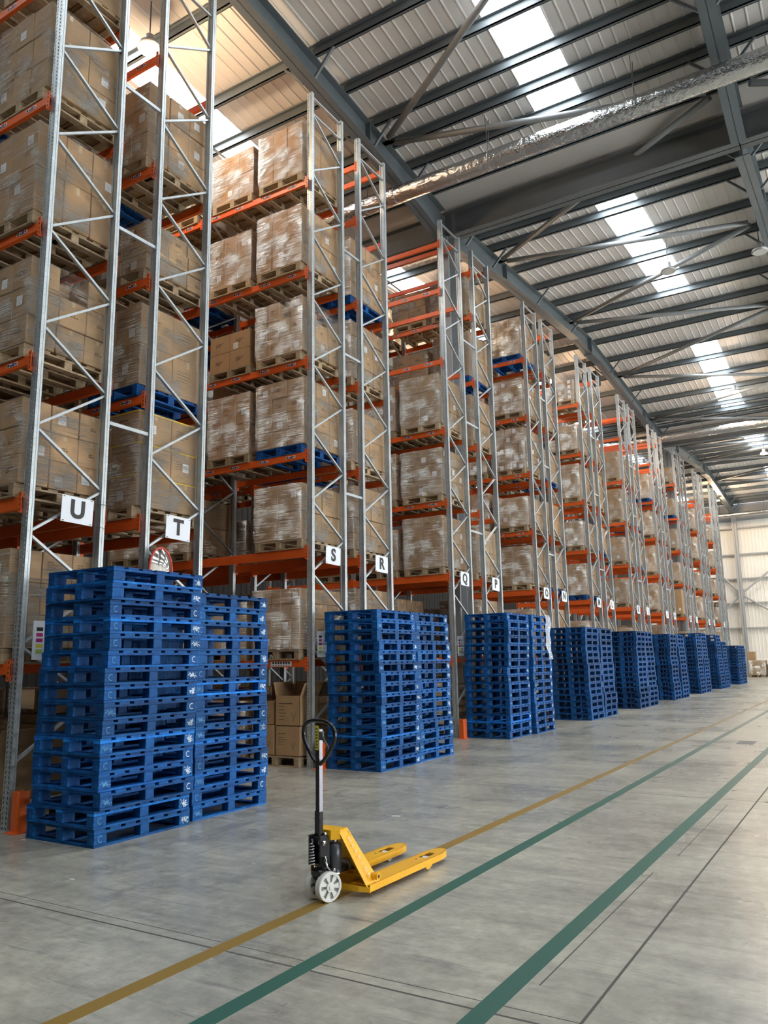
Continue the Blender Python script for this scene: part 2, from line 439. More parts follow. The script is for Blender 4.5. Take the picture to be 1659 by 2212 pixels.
RAFX = [-15.35, -8.3, -1.25, 5.8, 12.85]
def ibeam(mb, poly_pts, hf=.15, web=.012, fl=.018, dep=.5):
    """I-section following points (y, zbottom, depth) at x=0, flanges +-hf"""
    for (ya_, za_, da), (yb_, zb_, db) in zip(poly_pts[:-1], poly_pts[1:]):
        mb.prism([(ya_, za_), (yb_, zb_), (yb_, zb_+fl), (ya_, za_+fl)], -hf, hf)
        mb.prism([(ya_, za_+da-fl), (yb_, zb_+db-fl), (yb_, zb_+db), (ya_, za_+da)], -hf, hf)
        mb.prism([(ya_, za_), (yb_, zb_), (yb_, zb_+db), (ya_, za_+da)], -web, web)
ZTOP = ZV-.2         # rafter top at valley line, purlins are .2 deep
def rafter_pts(k):
    v0 = VAL+PER*k; v1 = v0+PER; ap = v0+PER/2
    def top(y): return zr(y)-.2 if y != ap else ZV+SL*PER/2-.2
    P = []
    for y, d in ((v0+.25, .82), (v0+3.8, .52), (ap-1.6, .48), (ap, .68), (ap+1.6, .48), (v1-3.8, .52), (v1-.25, .82)):
        P.append((y, top(y)-d, d))
    return P
for x in RAFX:
    for k in (-1, 0, 1):
        mb = MB(); ibeam(mb, rafter_pts(k))
        ap = VAL+PER*k+PER/2; zt = ZV+SL*PER/2-.2
        mb.box(-.16, .16, ap-.02, ap+.02, zt-.72, zt)
        for ys in (VAL+PER*k+3.8, VAL+PER*(k+1)-3.8):
            mb.box(-.14, .14, ys-.01, ys+.01, zr(ys)-.72, zr(ys)-.2)
        tag(mb.build('roof_rafter', steelp, loc=(x, 0, 0)), 'grey steel I-section rafter bearing the roof', 'rafter', 'grey roof rafters', 'structure')
# valley beams along x, columns
for k, yv in enumerate((VAL, VAL+PER)):
    mb = MB()
    hf, z0, z1 = .17, 12.30, 13.0
    mb.box(XL, XR, yv-hf, yv+hf, z0, z0+.025); mb.box(XL, XR, yv-hf, yv+hf, z1-.025, z1); mb.box(XL, XR, yv-.012, yv+.012, z0, z1)
    for x in RAFX:
        mb.box(x-.01, x+.01, yv-.16, yv+.16, z0, z1)
    tag(mb.build('valley_beam', beampaint), ['deep grey steel valley beam crossing above the Q row', 'deep grey steel valley beam above the rows past L'][k], 'beam', None, 'structure')
    mb = MB(); mb.box(XL, XR, yv-.75, yv+.75, 13.10, 13.14)
    mb.quad((XL, yv-.75, 13.10), (XR, yv-.75, 13.10), (XR, yv-1.0, 13.24), (XL, yv-1.0, 13.24)); mb.quad((XL, yv+.75, 13.10), (XL, yv+1.0, 13.24), (XR, yv+1.0, 13.24), (XR, yv+.75, 13.10))
    tag(mb.build('roof_gutter', gutter), ['pale boxed gutter above the near valley beam', 'pale boxed gutter above the far valley beam'][k], 'gutter', None, 'structure')
def column(x, y, top, name, label, group=None, mat=steelp):
    mb = MB(); hf, d = .16, .20
    mb.box(x-hf, x+hf, y-d, y-d+.02, 0, top); mb.box(x-hf, x+hf, y+d-.02, y+d, 0, top); mb.box(x-.01, x+.01, y-d, y+d, 0, top)
    mb.box(x-.2, x+.2, y-.21, y+.21, 0, .03)
    return tag(mb.build(name, mat), label, 'column', group, 'structure')
column(-8.3, VAL, 12.3, 'steel_column', 'grey steel I-section column standing between the Q and P rows', mat=simple('column_paint', (.33, .35, .36), .5, .1))
column(-8.3, 42.65, 12.3, 'steel_column', 'grey steel column standing in the racks under the far valley', mat=MATS['column_paint'])
for x in (5.8, ): column(x, VAL, 12.3, 'steel_column', 'grey steel column across the main aisle', mat=MATS['column_paint'])
for x in RAFX:
    column(x, YF-.45, 12.4, 'wall_column', 'grey I-section column against the white far wall', 'columns of the far wall', wallrail)
# wall bracing
nd = (-8.3, YF-.45, 6.15)
mb = MB()
for e in ((-13.2, YF-.45, 12.0), (-14.3, YF-.45, .3), (-1.25, YF-.45, 11.6), (-1.25, YF-.45, 1.2)):
    mb.tube([nd, e], .07, 10)
mb.box(-8.6, -8.0, YF-.5, YF-.4, 5.8, 6.5)
tag(mb.build('wall_bracing', wallrail), 'grey tubular cross bracing meeting at the far wall column', 'bracing', None, 'structure')
# purlins
D1 = [.95, 2.0, 2.85, 3.65, 4.75, 5.85, 7.6, 9.4, 11.3]
D2 = [.95, 1.85, 2.73, 4.58, 6.3, 8.1, 9.8, 11.6]
PUR = []
for si, (yv, ya) in enumerate(slopes):
    sg = 1 if ya > yv else -1
    for d in (D1 if si in (0, 1) else D2): PUR.append(yv+sg*d)
for y in PUR:
    z = zr(y); mb = MB()
    mb.box(XL, XR, y-.0125, y+.0125, z-.2, z)
    mb.box(XL, XR, y-.0125, y+.07, z-.2, z-.185); mb.box(XL, XR, y-.07, y+.0125, z-.015, z)
    mb.box(XL, XR, y+.055, y+.07, z-.2, z-.165)
    tag(mb.build('roof_purlin', steelp), 'grey steel purlin running under the roof sheeting', 'purlin', 'roof purlins', 'structure')
# fly braces on rafters
mb = MB()
for x in RAFX:
    mb = MB()
    for n_, y in enumerate(PUR):
        if n_ % 2: continue
        z = zr(y)
        for sg in (-1, 1): mb.bar((x+sg*.6, y, z-.2), (x+sg*.14, y, z-.7), .05, .05)
    tag(mb.build('rafter_stay', steelp), 'short angled steel stays between rafter and purlins', 'stay', 'rafter stays', 'structure')
# tubular roof bracing
LN = [1.0, 7.2, 13.6, 20.0, 26.5, 32.9, 38.6, 45.0, 51.2, 57.5]
RN = [-2, 4.3, 9.3, 15.6, 22.0, 29.4, 36.0, 41.6, 48, 54.3, 60]
def zt_(y): return zr(y)-.38
def tubes(xa, xb):
    for a in LN:
        for bq in sorted(RN, key=lambda q: abs(q-a))[:2]:
            if bq < -1: continue
            mb = MB(); pa = Vector((xa, a, zt_(a))); pb = Vector((xb, bq, zt_(bq)-.05))
            d = (pb-pa).normalized()
            mb.tube([pa+d*.25, pb-d*.25], .068, 12)
            mb.box(pa.x+(-.0 if xb > xa else -.3), pa.x+(.3 if xb > xa else 0), pa.y-.07, pa.y+.07, pa.z-.008, pa.z+.008)
            me = mb.build('roof_brace_tube', steell)
            me.data.polygons.foreach_set('use_smooth', [len(p.vertices) == 4 for p in me.data.polygons])
            tag(me, 'grey steel tube brace spanning between two rafters', 'brace', 'tubular roof braces', 'structure')
tubes(-8.16, -1.42); tubes(5.66, -1.08)

# ------------------------------------------------------------------ foil ducts
def duct(y, z, r, label, x0=-13.5, x1=14):
    t = empty('foil_duct', (x0, y, z)); tag(t, label, 'duct')
    mb = MB(); pts = []; rs = []
    rg = random.Random(int(y)); x = 0
    while x < x1-x0:
        pts.append((x, 0, 0)); rs.append(r*(1+rg.uniform(-.025, .03))); x += .22
    mb.tube(pts, rs, 28)
    mb.build('duct_skin', foil, t, True)
    x = .6
    while x < x1-x0-.3:
        mb = MB(); mb.tube([(x-.02, 0, 0), (x+.02, 0, 0)], r*1.05, 24); mb.build('duct_band', foil, t); x += .78
    x = 1.4
    while x < x1-x0:
        mb = MB(); zt = zr(y-.1)-.2-z
        mb.tube([(x, 0, r), (x, -.12, zt)], .007, 5); mb.tube([(x, 0, r), (x, .1, zt)], .007, 5)
        mb.build('hanger_wire', cable, t); x += 3.1
duct(14.2, 12.15, .20, 'silver foil wrapped duct hanging in front of the near valley beam')
duct(39.2, 12.18, .20, 'silver foil wrapped duct hanging before the second valley beam')
duct(64.0, 12.05, .17, 'thin silver duct hanging high by the far white wall')

# ------------------------------------------------------------------ lamps
def lamp(x, y, label, on=True, power=1.0, z=None):
    z = z if z else zr(y)-.95
    t = empty('high_bay_lamp', (x, y, z)); tag(t, label, 'lamp')
    mb = MB(); mb.tube([(0, 0, -.05), (0, 0, .02), (0, 0, .06), (0, 0, .22)], [.22, .20, .09, .08], 20)
    mb.build('lamp_housing', lampcase, t, True)
    mb = MB(); mb.tube([(0, 0, -.075), (0, 0, -.051)], .19, 20)
    mb.build('lamp_lens', lampglow if on else lampoff, t)
    mb = MB(); mb.tube([(0, 0, .22), (0, 0, .96)], .012, 6); mb.build('lamp_rod', cable, t)
    if on:
        ld = bpy.data.lights.new('lamp_light', 'POINT'); ld.energy = LAMP_W*power; ld.color = (1, .70, .43); ld.shadow_soft_size = .2
        lo = bpy.data.objects.new('lamp_light', ld); COL.objects.link(lo); lo.parent = t; lo.location = (0, 0, -.30)
lamp(-10.2, 8.63, 'glowing warm high-bay lamp beside the rooflight above the T row', power=2.0)
lamp(-10.2, 20.8, 'warm high-bay lamp above the O row, hidden behind boxes')
lamp(-10.2, 33.0, 'glowing warm high-bay lamp above the racks past the N sign')
lamp(-10.2, 45.5, 'warm high-bay lamp above the far racks on the left')
lamp(-14.3, 12, 'warm high-bay lamp deep above the racks on the left', power=1.5)
lamp(-14.3, 27, 'warm high-bay lamp deep above the middle racks', power=1.5)
lamp(-3.9, 35.3, 'glowing high-bay lamp over the aisle by the third rooflight', power=.7)
lamp(-4.1, 47.8, 'glowing high-bay lamp over the aisle near the right edge', power=1.5)
lamp(-8.6, 60.5, 'small glowing lamp at the far end of the racks', power=3)
lamp(3.0, 61.0, 'added unseen high-bay lamp brightening the far end across the aisle', power=3)  # added out of view to brighten the far wall
lamp(-3.9, 22.5, 'unlit round high-bay lamp hanging under the aisle rooflight', on=False)
lamp(-1.5, 22.8, 'unlit high-bay lamp hanging by the right rafter', on=False)
# black unit heater
t = empty('unit_heater', (-8.75, 30.9, 12.9)); tag(t, 'black box shaped unit heater hanging beside the left rafter', 'heater')
mb = MB(); mb.cbox(-.3, .3, -.3, .3, -.25, .25, .02); mb.build('heater_case', blackm, t)
mb = MB()
for q in range(6): mb.box(-.25, .25, -.325, -.30, -.2+q*.07, -.17+q*.07)
mb.build('heater_grille', jackgrey, t)
mb = MB(); mb.tube([(-.2, 0, .25), (-.2, 0, .95)], .01, 5); mb.tube([(.2, 0, .25), (.2, 0, .95)], .01, 5); mb.build('hanger_rod', cable, t)

# ------------------------------------------------------------------ racking
PX = -7.795           # centre of the end posts
PW, PD = .11, .07
HZ = 12.1
def post_mesh(holes=True):
    """post with its perforated face on -y, depth +y ; local x centre 0, y from 0 to PD"""
    mb = MB(); hw = PW/2; p = .05
    if holes:
        n = int(HZ/p)
        cols = [(-hw, -.040), (-.040, -.022), (-.022, .022), (.022, .040), (.040, hw)]
        for k in range(n):
            z0 = k*p
            for ci_, (a, b_) in enumerate(cols):
                sl = .010 if ci_ == 1 else (-.010 if ci_ == 3 else 0)
                if ci_ in (1, 3):
                    zb, zt = z0+.012, z0+.038
                    mb.quad((a, 0, z0), (b_, 0, z0), (b_, 0, zb+sl), (a, 0, zb-sl))
                    mb.quad((a, 0, zt-sl), (b_, 0, zt+sl), (b_, 0, z0+p), (a, 0, z0+p))
                elif k == 0: mb.quad((a, 0, 0), (b_, 0, 0), (b_, 0, n*p), (a, 0, n*p))
        zt = n*p
    else:
        mb.quad((-hw, 0, 0), (hw, 0, 0), (hw, 0, HZ), (-hw, 0, HZ)); zt = HZ
    for s_ in (-1, 1):
        x = s_*hw
        mb.box(min(x, x-s_*.004), max(x, x-s_*.004), .002, PD*.45, 0, zt)
        mb.box(min(x-s_*.008, x-s_*.004), max(x-s_*.008, x-s_*.004), PD*.45, PD*.6, 0, zt)
        mb.box(min(x, x-s_*.004), max(x, x-s_*.004), PD*.6, PD, 0, zt)
        mb.box(min(x, x-s_*.028), max(x, x-s_*.028), PD-.004, PD, 0, zt)
        if holes and s_ == 1:
            for k in range(int(zt/.075)): mb.box(x-.0005, x+.0008, .014, .020, k*.075+.03, k*.075+.036, 1)
    mb.box(-.02, .02, PD-.012, PD-.008, 0, zt)
    mb.box(-hw-.02, hw+.02, -.02, PD+.02, 0, .008)
    return mb.mesh('post', [galv, cable])
POST = post_mesh(True); POST0 = post_mesh(False)
FD = 1.02
def brace_mesh(a, b_):
    mb = MB(); mb.bar((0, a[0], a[1]), (0, b_[0], b_[1]), .028, .042, (1, 0, 0)); return mb.mesh('brace', galv_dark)
BR = []
z = .66
while z < 11.5:
    BR.append(((.05, z), (FD-.05, z+.60))); 
    if z+1.225 < 11.7: BR.append(((FD-.05, z+.62), (.05, z+1.205)))
    z += 1.225
BR.append(((.05, 11.66), (FD-.05, 11.66))); BR.append(((.05, 12.0), (FD-.05, 12.0))); BR.append(((.05, .25), (FD-.05, .25)))
BRM = [brace_mesh(*q) for q in BR]
def frame_(x, y0, row, idx, near):
    t = empty('upright_ladder', (x, y0, 0))
    tag(t, ['galvanised upright ladder frame at the aisle end of row %s' % row, 'second galvanised upright frame along row %s' % row, 'third galvanised upright frame along row %s' % row][idx],
        'rack upright', 'rack upright frames')
    put('post', POST if near else POST0, t, (0, 0, 0))
    o = put('post', POST if near else POST0, t, (0, FD, 0)); o.scale = (1, -1, 1)
    for q in BRM: put('brace', q, t)
    return t
# beams
def beam_mesh(w_, h=.115):
    mb = MB(); mb.cbox(-w_/2, w_/2, -.025, .025, -h, 0, .004); return mb.mesh('beam_body', orange)
BAY = 2.6
BW = BAY-PW
BM, BMD = beam_mesh(BW), beam_mesh(BW, .15)
def conn_mesh():
    mb = MB(); mb.box(-.004, 0, -.03, .03, -.18, .045); mb.box(-.004, .055, -.034, -.03, -.18, .045)
    for k in range(4): mb.box(.02, .036, -.036, -.034, -.16+k*.055, -.14+k*.055, 1)
    return mb.mesh('beam_connector', [orange, cable])
CONN = conn_mesh()
def tagmesh():
    mb = MB(); mb.box(-.10, .10, -.003, 0, -.075, -.035); 
    mb.box(-.09, -.055, -.004, -.003, -.07, -.04, 1); mb.box(-.045, -.005, -.004, -.003, -.07, -.05, 1)
    mb.box(0, .05, -.004, -.003, -.072, -.038, 2); mb.box(.06, .09, -.004, -.003, -.065, -.045, 1)
    return mb.mesh('shelf_label', [paper, black, purple_i])
TAGM = tagmesh()
def striplab():
    mb = MB(); mb.box(-.22, .22, -.003, 0, -.10, -.02)
    for k in range(7): mb.box(-.18+k*.055, -.145+k*.055, -.004, -.003, -.062, -.03, 1)
    for k in range(7): mb.box(-.17+k*.055, -.15+k*.055, -.004, -.003, -.09, -.075, 1)
    return mb.mesh('shelf_label', [paper, black])
STRIP = striplab()
LEV = [1.68, 3.50, 5.15, 6.82, 8.50, 10.27]
def beam(xr, y, z, row, side, lvl, bay, near, deep=False):
    """xr = x of the right-hand post centre; face on -y if side is front"""
    t = empty('rack_beam', (xr-BAY/2, y, z))
    where = 'front' if side == 'f' else 'rear'
    bayw = ['', ' in the second bay', ' in the third bay'][bay]
    tag(t, 'orange %s beam of row %s, %s level%s' % (where, row, ORD[lvl], bayw), 'rack beam', 'orange rack beams')
    put('beam_body', BMD if deep else BM, t)
    c = put('beam_connector', CONN, t, (BW/2, 0, 0)); 
    c = put('beam_connector', CONN, t, (-BW/2, 0, 0)); c.scale = (-1, 1, 1)
    if side == 'r':
        t.rotation_euler.z = math.pi
    if near and side == 'f':
        if lvl == 0: put('shelf_label', STRIP, t, (.75, -.026, 0)); put('shelf_label', STRIP, t, (-.5, -.026, 0))
        elif lvl != 1:
            for q in (-.95, -.35, .33, .93): put('shelf_label', TAGM, t, (q, -.026, 0))
ROWS = [('U', 5.17), ('T', 6.82), ('S', 10.35), ('R', 11.92), ('Q', 15.5), ('P', 17.22), ('O', 20.75), ('N', 22.25), ('M', 25.75), ('L', 27.3),
        ('K', 30.95), ('J', 32.5), ('I', 36.05), ('H', 37.6), ('G', 41.3), ('F', 42.95), ('E', 46.6), ('D', 48.2), ('C', 51.8), ('B', 53.3)]
NB = dict(U=2, T=2, S=2, R=2, Q=2, P=2, O=1, N=1)
for ri, (row, y0) in enumerate(ROWS):
    nb = NB.get(row, 1); near = ri < 8
    for q in range(nb+1): frame_(PX-BAY*q, y0, row, q, ri < 10)
    for q in range(nb):
        for li, z in enumerate(LEV):
            beam(PX-BAY*q, y0-.02, z, row, 'f', li, q, near, li == 1)
            beam(PX-BAY*q, y0+FD+.02, z, row, 'r', li, q, near, li == 1)
    if row in 'RQNLJPH':      # tie beams at the head of the rack
        beam(PX, y0+.03, 11.5, row, 'f', 6, 0, False); beam(PX, y0+FD-.03, 11.9, row, 'r', 6, 0, False)
# row spacers
for (a, ya), (b_, yb) in zip(ROWS[::2], ROWS[1::2]):
    for z in (1.2, 4.6, 7.25, 9.35):
        mb = MB(); mb.bar((PX+.02, ya+FD, z), (PX+.02, yb, z), .03, .045)
        hz = {1.2: 'lowest', 4.6: 'second', 7.25: 'third', 9.35: 'topmost'}[z]
        tag(mb.build('row_spacer', galv_dark), 'thin steel spacer joining rows %s and %s, %s of four' % (a, b_, hz), 'spacer', 'row spacers')
# letter signs
SIGNOFF = {'U': .60, 'T': .52, 'S': .55, 'R': .55}
for row, y0 in ROWS[:19]:
    yc = y0+SIGNOFF.get(row, .53)
    t = empty('row_sign', (PX+PW/2+.035, yc, 3.42), 0); t.rotation_euler = (math.radians(-1.5), 0, 0)
    tag(t, 'white sign board with black letter %s on the rack end' % row, 'sign', 'row letter signs')
    mb = MB(); mb.box(-.003, .003, -.215, .215, -.155, .155); mb.build('sign_board', white, t)
    o = textmesh('letter', row, .29, black, .002, .010, t)
    o.rotation_euler = (math.pi/2, 0, math.pi/2); o.location = (.006, 0, .0)
    mb = MB()
    for sy_ in (-1, 1):
        for sz in (-1, 1):
            mb.bar((.005, sy_*.20, sz*.14), (.005, sy_*.175, sz*.14), .006, .006)
            mb.bar((0, sy_*.20, sz*.14), (-.03, sy_*.42, sz*.14), .004, .004)
    mb.build('cable_tie', black, t)
# load notices
for row, y0 in ROWS[:10:2]+[ROWS[1], ROWS[3]]:
    t = empty('load_notice', (PX+.03, y0+.32, 1.93)); tag(t, 'small white notice with coloured bars on the row %s frame' % row, 'sign', 'rack load notices')
    mb = MB(); mb.box(-.003, .003, -.15, .15, -.21, .21); mb.build('notice_board', white, t)
    mb = MB()
    for k, c_ in enumerate((1, 0, 0, 2, 3)):
        mb.box(.0032, .004, -.11, -.03, .10-k*.06, .14-k*.06, c_)
        for j in range(3): mb.box(.0032, .0038, -.005, .12, .105-k*.06+j*.013, .109-k*.06+j*.013, 1)
    mb.build('notice_bars', [magenta, black, yellow_i, green_i], t)
# column guards at rack feet
for n_, (row, y0) in enumerate(ROWS[:12:2]):
    ln = -.11 if row in 'QM' else -.02
    t = empty('rack_guard', (PX+.20, y0+ln, 0)); tag(t, 'orange steel foot guard before the front post of row %s' % row, 'guard', 'rack foot guards')
    mb = MB(); mb.prism([(-.06, 0), (.05, -.02), (.06, 0), (.06, .12), (.045, .12), (.045, .01), (-.045, .02), (-.045, .12), (-.06, .12)], 0.01, .40, 'z')
    mb.build('guard_shell', guard_m, t)
    mb = MB(); mb.box(-.09, .09, -.05, .15, 0, .01); mb.build('base_plate', guard_m, t)

# ------------------------------------------------------------------ pallets
def deck(mb, x, y, z, n, bw, t_=.0215, rg=None):      # boards running along x
    for k in range(n):
        yc = -y/2+bw/2+k*(y-bw)/(n-1)
        dz = rg.uniform(-.0015, .0015) if rg else 0
        mb.box(-x/2, x/2, yc-bw/2, yc+bw/2, z+dz, z+t_+dz)
def pallet_meshes(mat, mat2=None, rg=None, n=7):
    X, Y = 1.0, 1.2
    out_ = {}
    mb = MB(); deck(mb, X, Y, .139, n, .125, rg=rg); out_['top_deck'] = mb.mesh('top_deck', mat)
    mb = MB()
    for x in (-.45, 0, .45): mb.box(x-.05, x+.05, -Y/2, Y/2, .117, .1385)
    out_['stringer_board'] = mb.mesh('stringer_board', mat)
    mb = MB()
    for x in (-.45, 0, .45): mb.box(x-.05, x+.05, -Y/2+.10, Y/2-.10, 0, .0215)
    for y in (-.55, .55): mb.box(-X/2, X/2, y-.05, y+.05, 0, .0215)
    out_['base_boards'] = mb.mesh('base_boards', mat)
    mb = MB(); mb.cbox(-.05, .05, -.0725, .0725, .022, .1165, .004); out_['block'] = mb.mesh('block', mat2 or mat)
    mb = MB(); mb.cbox(-.05, .05, -.055, .055, .022, .1165, .004); out_['block_mid'] = mb.mesh('block', mat)
    mb = MB()
    for k, v_ in (('top_deck', 0), ('stringer_board', 0), ('base_boards', 0)):
        me = out_[k]; k0 = len(mb.v); mb.v += [tuple(q.co) for q in me.vertices]
        for p_ in me.polygons: mb.f.append(tuple(k0+i_ for i_ in p_.vertices)); mb.mi.append(0)
    for x in (-.45, 0, .45):
        for y, hy in ((-.5275, .0725), (0, .055), (.5275, .0725)):
            mb.box(x-.05, x+.05, y-hy, y+hy, .022, .1165, 1 if (mat2 and y) else 0)
    out_['all'] = mb.mesh('pallet', [mat, mat2 or mat])
    return out_
BP = pallet_meshes(blue, blue_sc, random.Random(3)); WP = pallet_meshes(wood, None, random.Random(5), 6)
def sten(seed):
    mb = MB(); rg = random.Random(seed)
    for k in range(26):
        y, z = rg.gauss(0, .022), .070+rg.gauss(0, .016)
        if abs(y) > .055 or abs(z-.07) > .034: continue
        a_ = rg.uniform(-.5, .5) if rg.random() < .6 else rg.uniform(1, 2); l_ = rg.uniform(.006, .016)
        mb.bar((.0508, y-l_*math.cos(a_), z-l_*math.sin(a_)), (.0508, y+l_*math.cos(a_), z+l_*math.sin(a_)), rg.uniform(.003, .009), .0012, (1, 0, 0))
    return mb.mesh('stencil_mark', stencil)
def sten_c(seed):
    mb = MB(); rg = random.Random(seed); pts = []
    for k in range(9):
        a = math.radians(60+k*30); pts.append((.0512, math.cos(a)*.03, .07+math.sin(a)*.028))
    mb.tube(pts, .0045, 5); return mb.mesh('stencil_mark', stencil)
stencil_b = simple('light_blue_stencil', (.10, .33, .62), .6)
STEN = [sten(k) for k in range(5)]; STENC = [sten_c(0)]
STENB = []
for q_ in (STENC[0], STEN[2]):
    q_ = q_.copy(); q_.materials.clear(); q_.materials.append(stencil_b); STENB.append(q_)
def pallet(loc, rz, kind, full, label, group=None, col=(1, 1, 1), name=None, rg=rnd):
    M_ = BP if kind == 'blue' else WP
    nm = name or ('blue_pallet' if kind == 'blue' else 'wooden_pallet')
    if not full:
        o = put(nm, M_['all'], None, loc, rz, col); return tag(o, label, 'pallet', group)
    t = empty(nm, loc, rz); tag(t, label, 'pallet', group)
    for k in ('top_deck', 'stringer_board', 'base_boards'):
        q_ = rg.uniform(.8, 1.35) if kind == 'blue' else rg.uniform(.85, 1.1)
        if kind == 'blue' and rg.random() < .06: q_ = 2.2
        put(k, M_[k], t, col=tuple(c_*q_ for c_ in col))
    for x in (-.45, 0, .45):
        for y in (-.5275, 0, .5275):
            if full == 'shelf' and (x == 0 or y > 0.1): 
                pass
            b_ = put('block', M_['block'] if y else M_['block_mid'], t, (x, y, 0), col=col)
            if kind == 'blue' and full == 'near' and x > .4 and y and rg.random() < .85:
                put('stencil_mark', (rg.choice(STEN) if rg.random() < .75 else STENC[0]) if y > 0 else rg.choice(STENB), b_)
    return t

# blue pallet stacks: (right face x, front y, count, nearest sign, which of the two)
STACKS = [(-6.22, 5.08, 16, 'U', 'left', 1), (-6.38, 6.42, 15, 'U', 'right', 1), (-6.50, 10.41, 15, 'S', 'left', 1), (-6.53, 11.67, 15, 'S', 'right', 1),
          (-6.60, 15.62, 16, 'Q', 'left', 1), (-6.52, 16.90, 16, 'Q', 'right', 1), (-6.52, 20.88, 15, 'O', 'left', 0), (-6.52, 22.18, 15, 'O', 'right', 0),
          (-6.50, 25.95, 15, 'M', 'left', 0), (-6.50, 27.2, 15, 'M', 'right', 0), (-6.52, 31.1, 15, 'K', 'left', 0), (-6.52, 32.6, 15, 'K', 'right', 0),
          (-6.52, 36.3, 15, 'I', 'left', 0), (-6.52, 37.6, 16, 'I', 'right', 0), (-6.52, 41.6, 16, 'G', 'left', 0), (-6.52, 43.1, 14, 'G', 'right', 0),
          (-6.50, 47.9, 13, 'E', 'left', 0), (-6.50, 49.3, 13, 'E', 'right', 0)]
for (xr, yf, n_, sg, side, near) in STACKS:
    z = 0.0
    lean = rnd.uniform(-.004, .004); dx = 0
    for k in range(n_):
        last = k == n_-1
        nm = 'topmost' if last else ORD[k]
        if k in (4, 9, 12) : dx += rnd.uniform(-.03, .03)
        if sg == 'U' and side == 'left': dx = [-.07, -.06, -.05, -.05, -.045, -.03, -.02, -.02, -.01, -.01, 0, 0, .01, .01, .03, .03][k]+.0
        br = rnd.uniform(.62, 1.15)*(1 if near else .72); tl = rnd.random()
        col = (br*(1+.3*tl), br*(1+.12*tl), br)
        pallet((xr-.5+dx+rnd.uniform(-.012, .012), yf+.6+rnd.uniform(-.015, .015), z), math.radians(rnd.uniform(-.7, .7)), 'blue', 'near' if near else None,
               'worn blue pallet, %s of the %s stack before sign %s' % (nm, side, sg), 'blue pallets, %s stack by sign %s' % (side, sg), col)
        z += .1625

# ------------------------------------------------------------------ cartons and loads
CART = {}
def carton_mesh(w_, d_, h_, style):
    key = (round(w_, 3), round(d_, 3), round(h_, 3), style)
    if key in CART: return CART[key]
    mb = MB(); add_carton(mb, 0, 0, 0, w_, d_, h_, style, random.Random(hash(key) % 1000))
    CART[key] = mb.mesh('carton', [kraft, print_m, tape_m, ytape_m]); return CART[key]
def add_carton(mb, cx, cy_, z0, w_, d_, h_, style, rg):
    g_ = .004
    x0, x1, y0, y1 = cx-w_/2+g_, cx+w_/2-g_, cy_-d_/2+g_, cy_+d_/2-g_
    mb.cbox(x0, x1, y0, y1, z0+.001, z0+h_-.004, .007)
    e = .0012
    # tape along the top and down the ends
    if style != 4:
        mb.box(x0-e, x1+e, cy_-.025, cy_+.025, z0+h_-.0035, z0+h_-.0032, 2)
        mb.box(x1, x1+e, cy_-.025, cy_+.025, z0+h_*.80, z0+h_-.012, 2)
    def lines(face, u0, u1, zt, n, step, th):
        for k in range(n):
            a = u0; z = zt-k*step
            end = u0+(u1-u0)*rg.uniform(.45, 1)
            while a < end-.01:
                l_ = min(rg.uniform(.02, .05), end-a)
                if face == 'y': mb.box(a, a+l_, y0-e, y0, z, z+th, 1)
                else: mb.box(x1, x1+e, a, a+l_, z, z+th, 1)
                a += l_+.010
    if style in (1, 2) and h_ > .2:
        w1 = w_*.62
        lines('y', x0+w_*.12, x0+w_*.12+w1, z0+h_*.72, 1, .03, .014)
        lines('y', x0+w_*.12, x0+w_*.12+w1*.6, z0+h_*.60, 4, h_*.075, .008)
        lines('x', y0+d_*.15, y0+d_*.6, z0+h_*.66, 4, h_*.08, .009)
    if style == 2 and h_ > .3:      # glass symbol
        gx, gz = x0+w_*.72, z0+h_*.45
        pts = [(gx+math.cos(math.radians(a))*.045, y0-e, gz+math.sin(math.radians(a))*.055) for a in range(180, 361, 20)]
        mb.tube(pts, .003, 4, 1); mb.box(gx-.003, gx+.003, y0-e, y0, gz-.12, gz-.05, 1); mb.box(gx-.045, gx+.045, y0-e, y0, gz-.002, gz+.002, 1)
    if style == 3:                   # small block print
        lines('y', x0+w_*.3, x0+w_*.7, z0+h_*.55, 3, .025, .012); lines('x', y0+d_*.4, y0+d_*.7, z0+h_*.5, 2, .025, .012)
def label_mesh():
    mb = MB(); mb.box(-.055, .055, -.0012, 0, -.06, .06)
    for k in range(5): mb.box(-.04, .035-.01*(k % 2), -.0016, -.0012, -.04+k*.018, -.036+k*.018, 1)
    return mb.mesh('paper_label', [paper, simple('grey_print', (.45, .45, .47), .7)])
LABM = label_mesh()
WRAP = {}
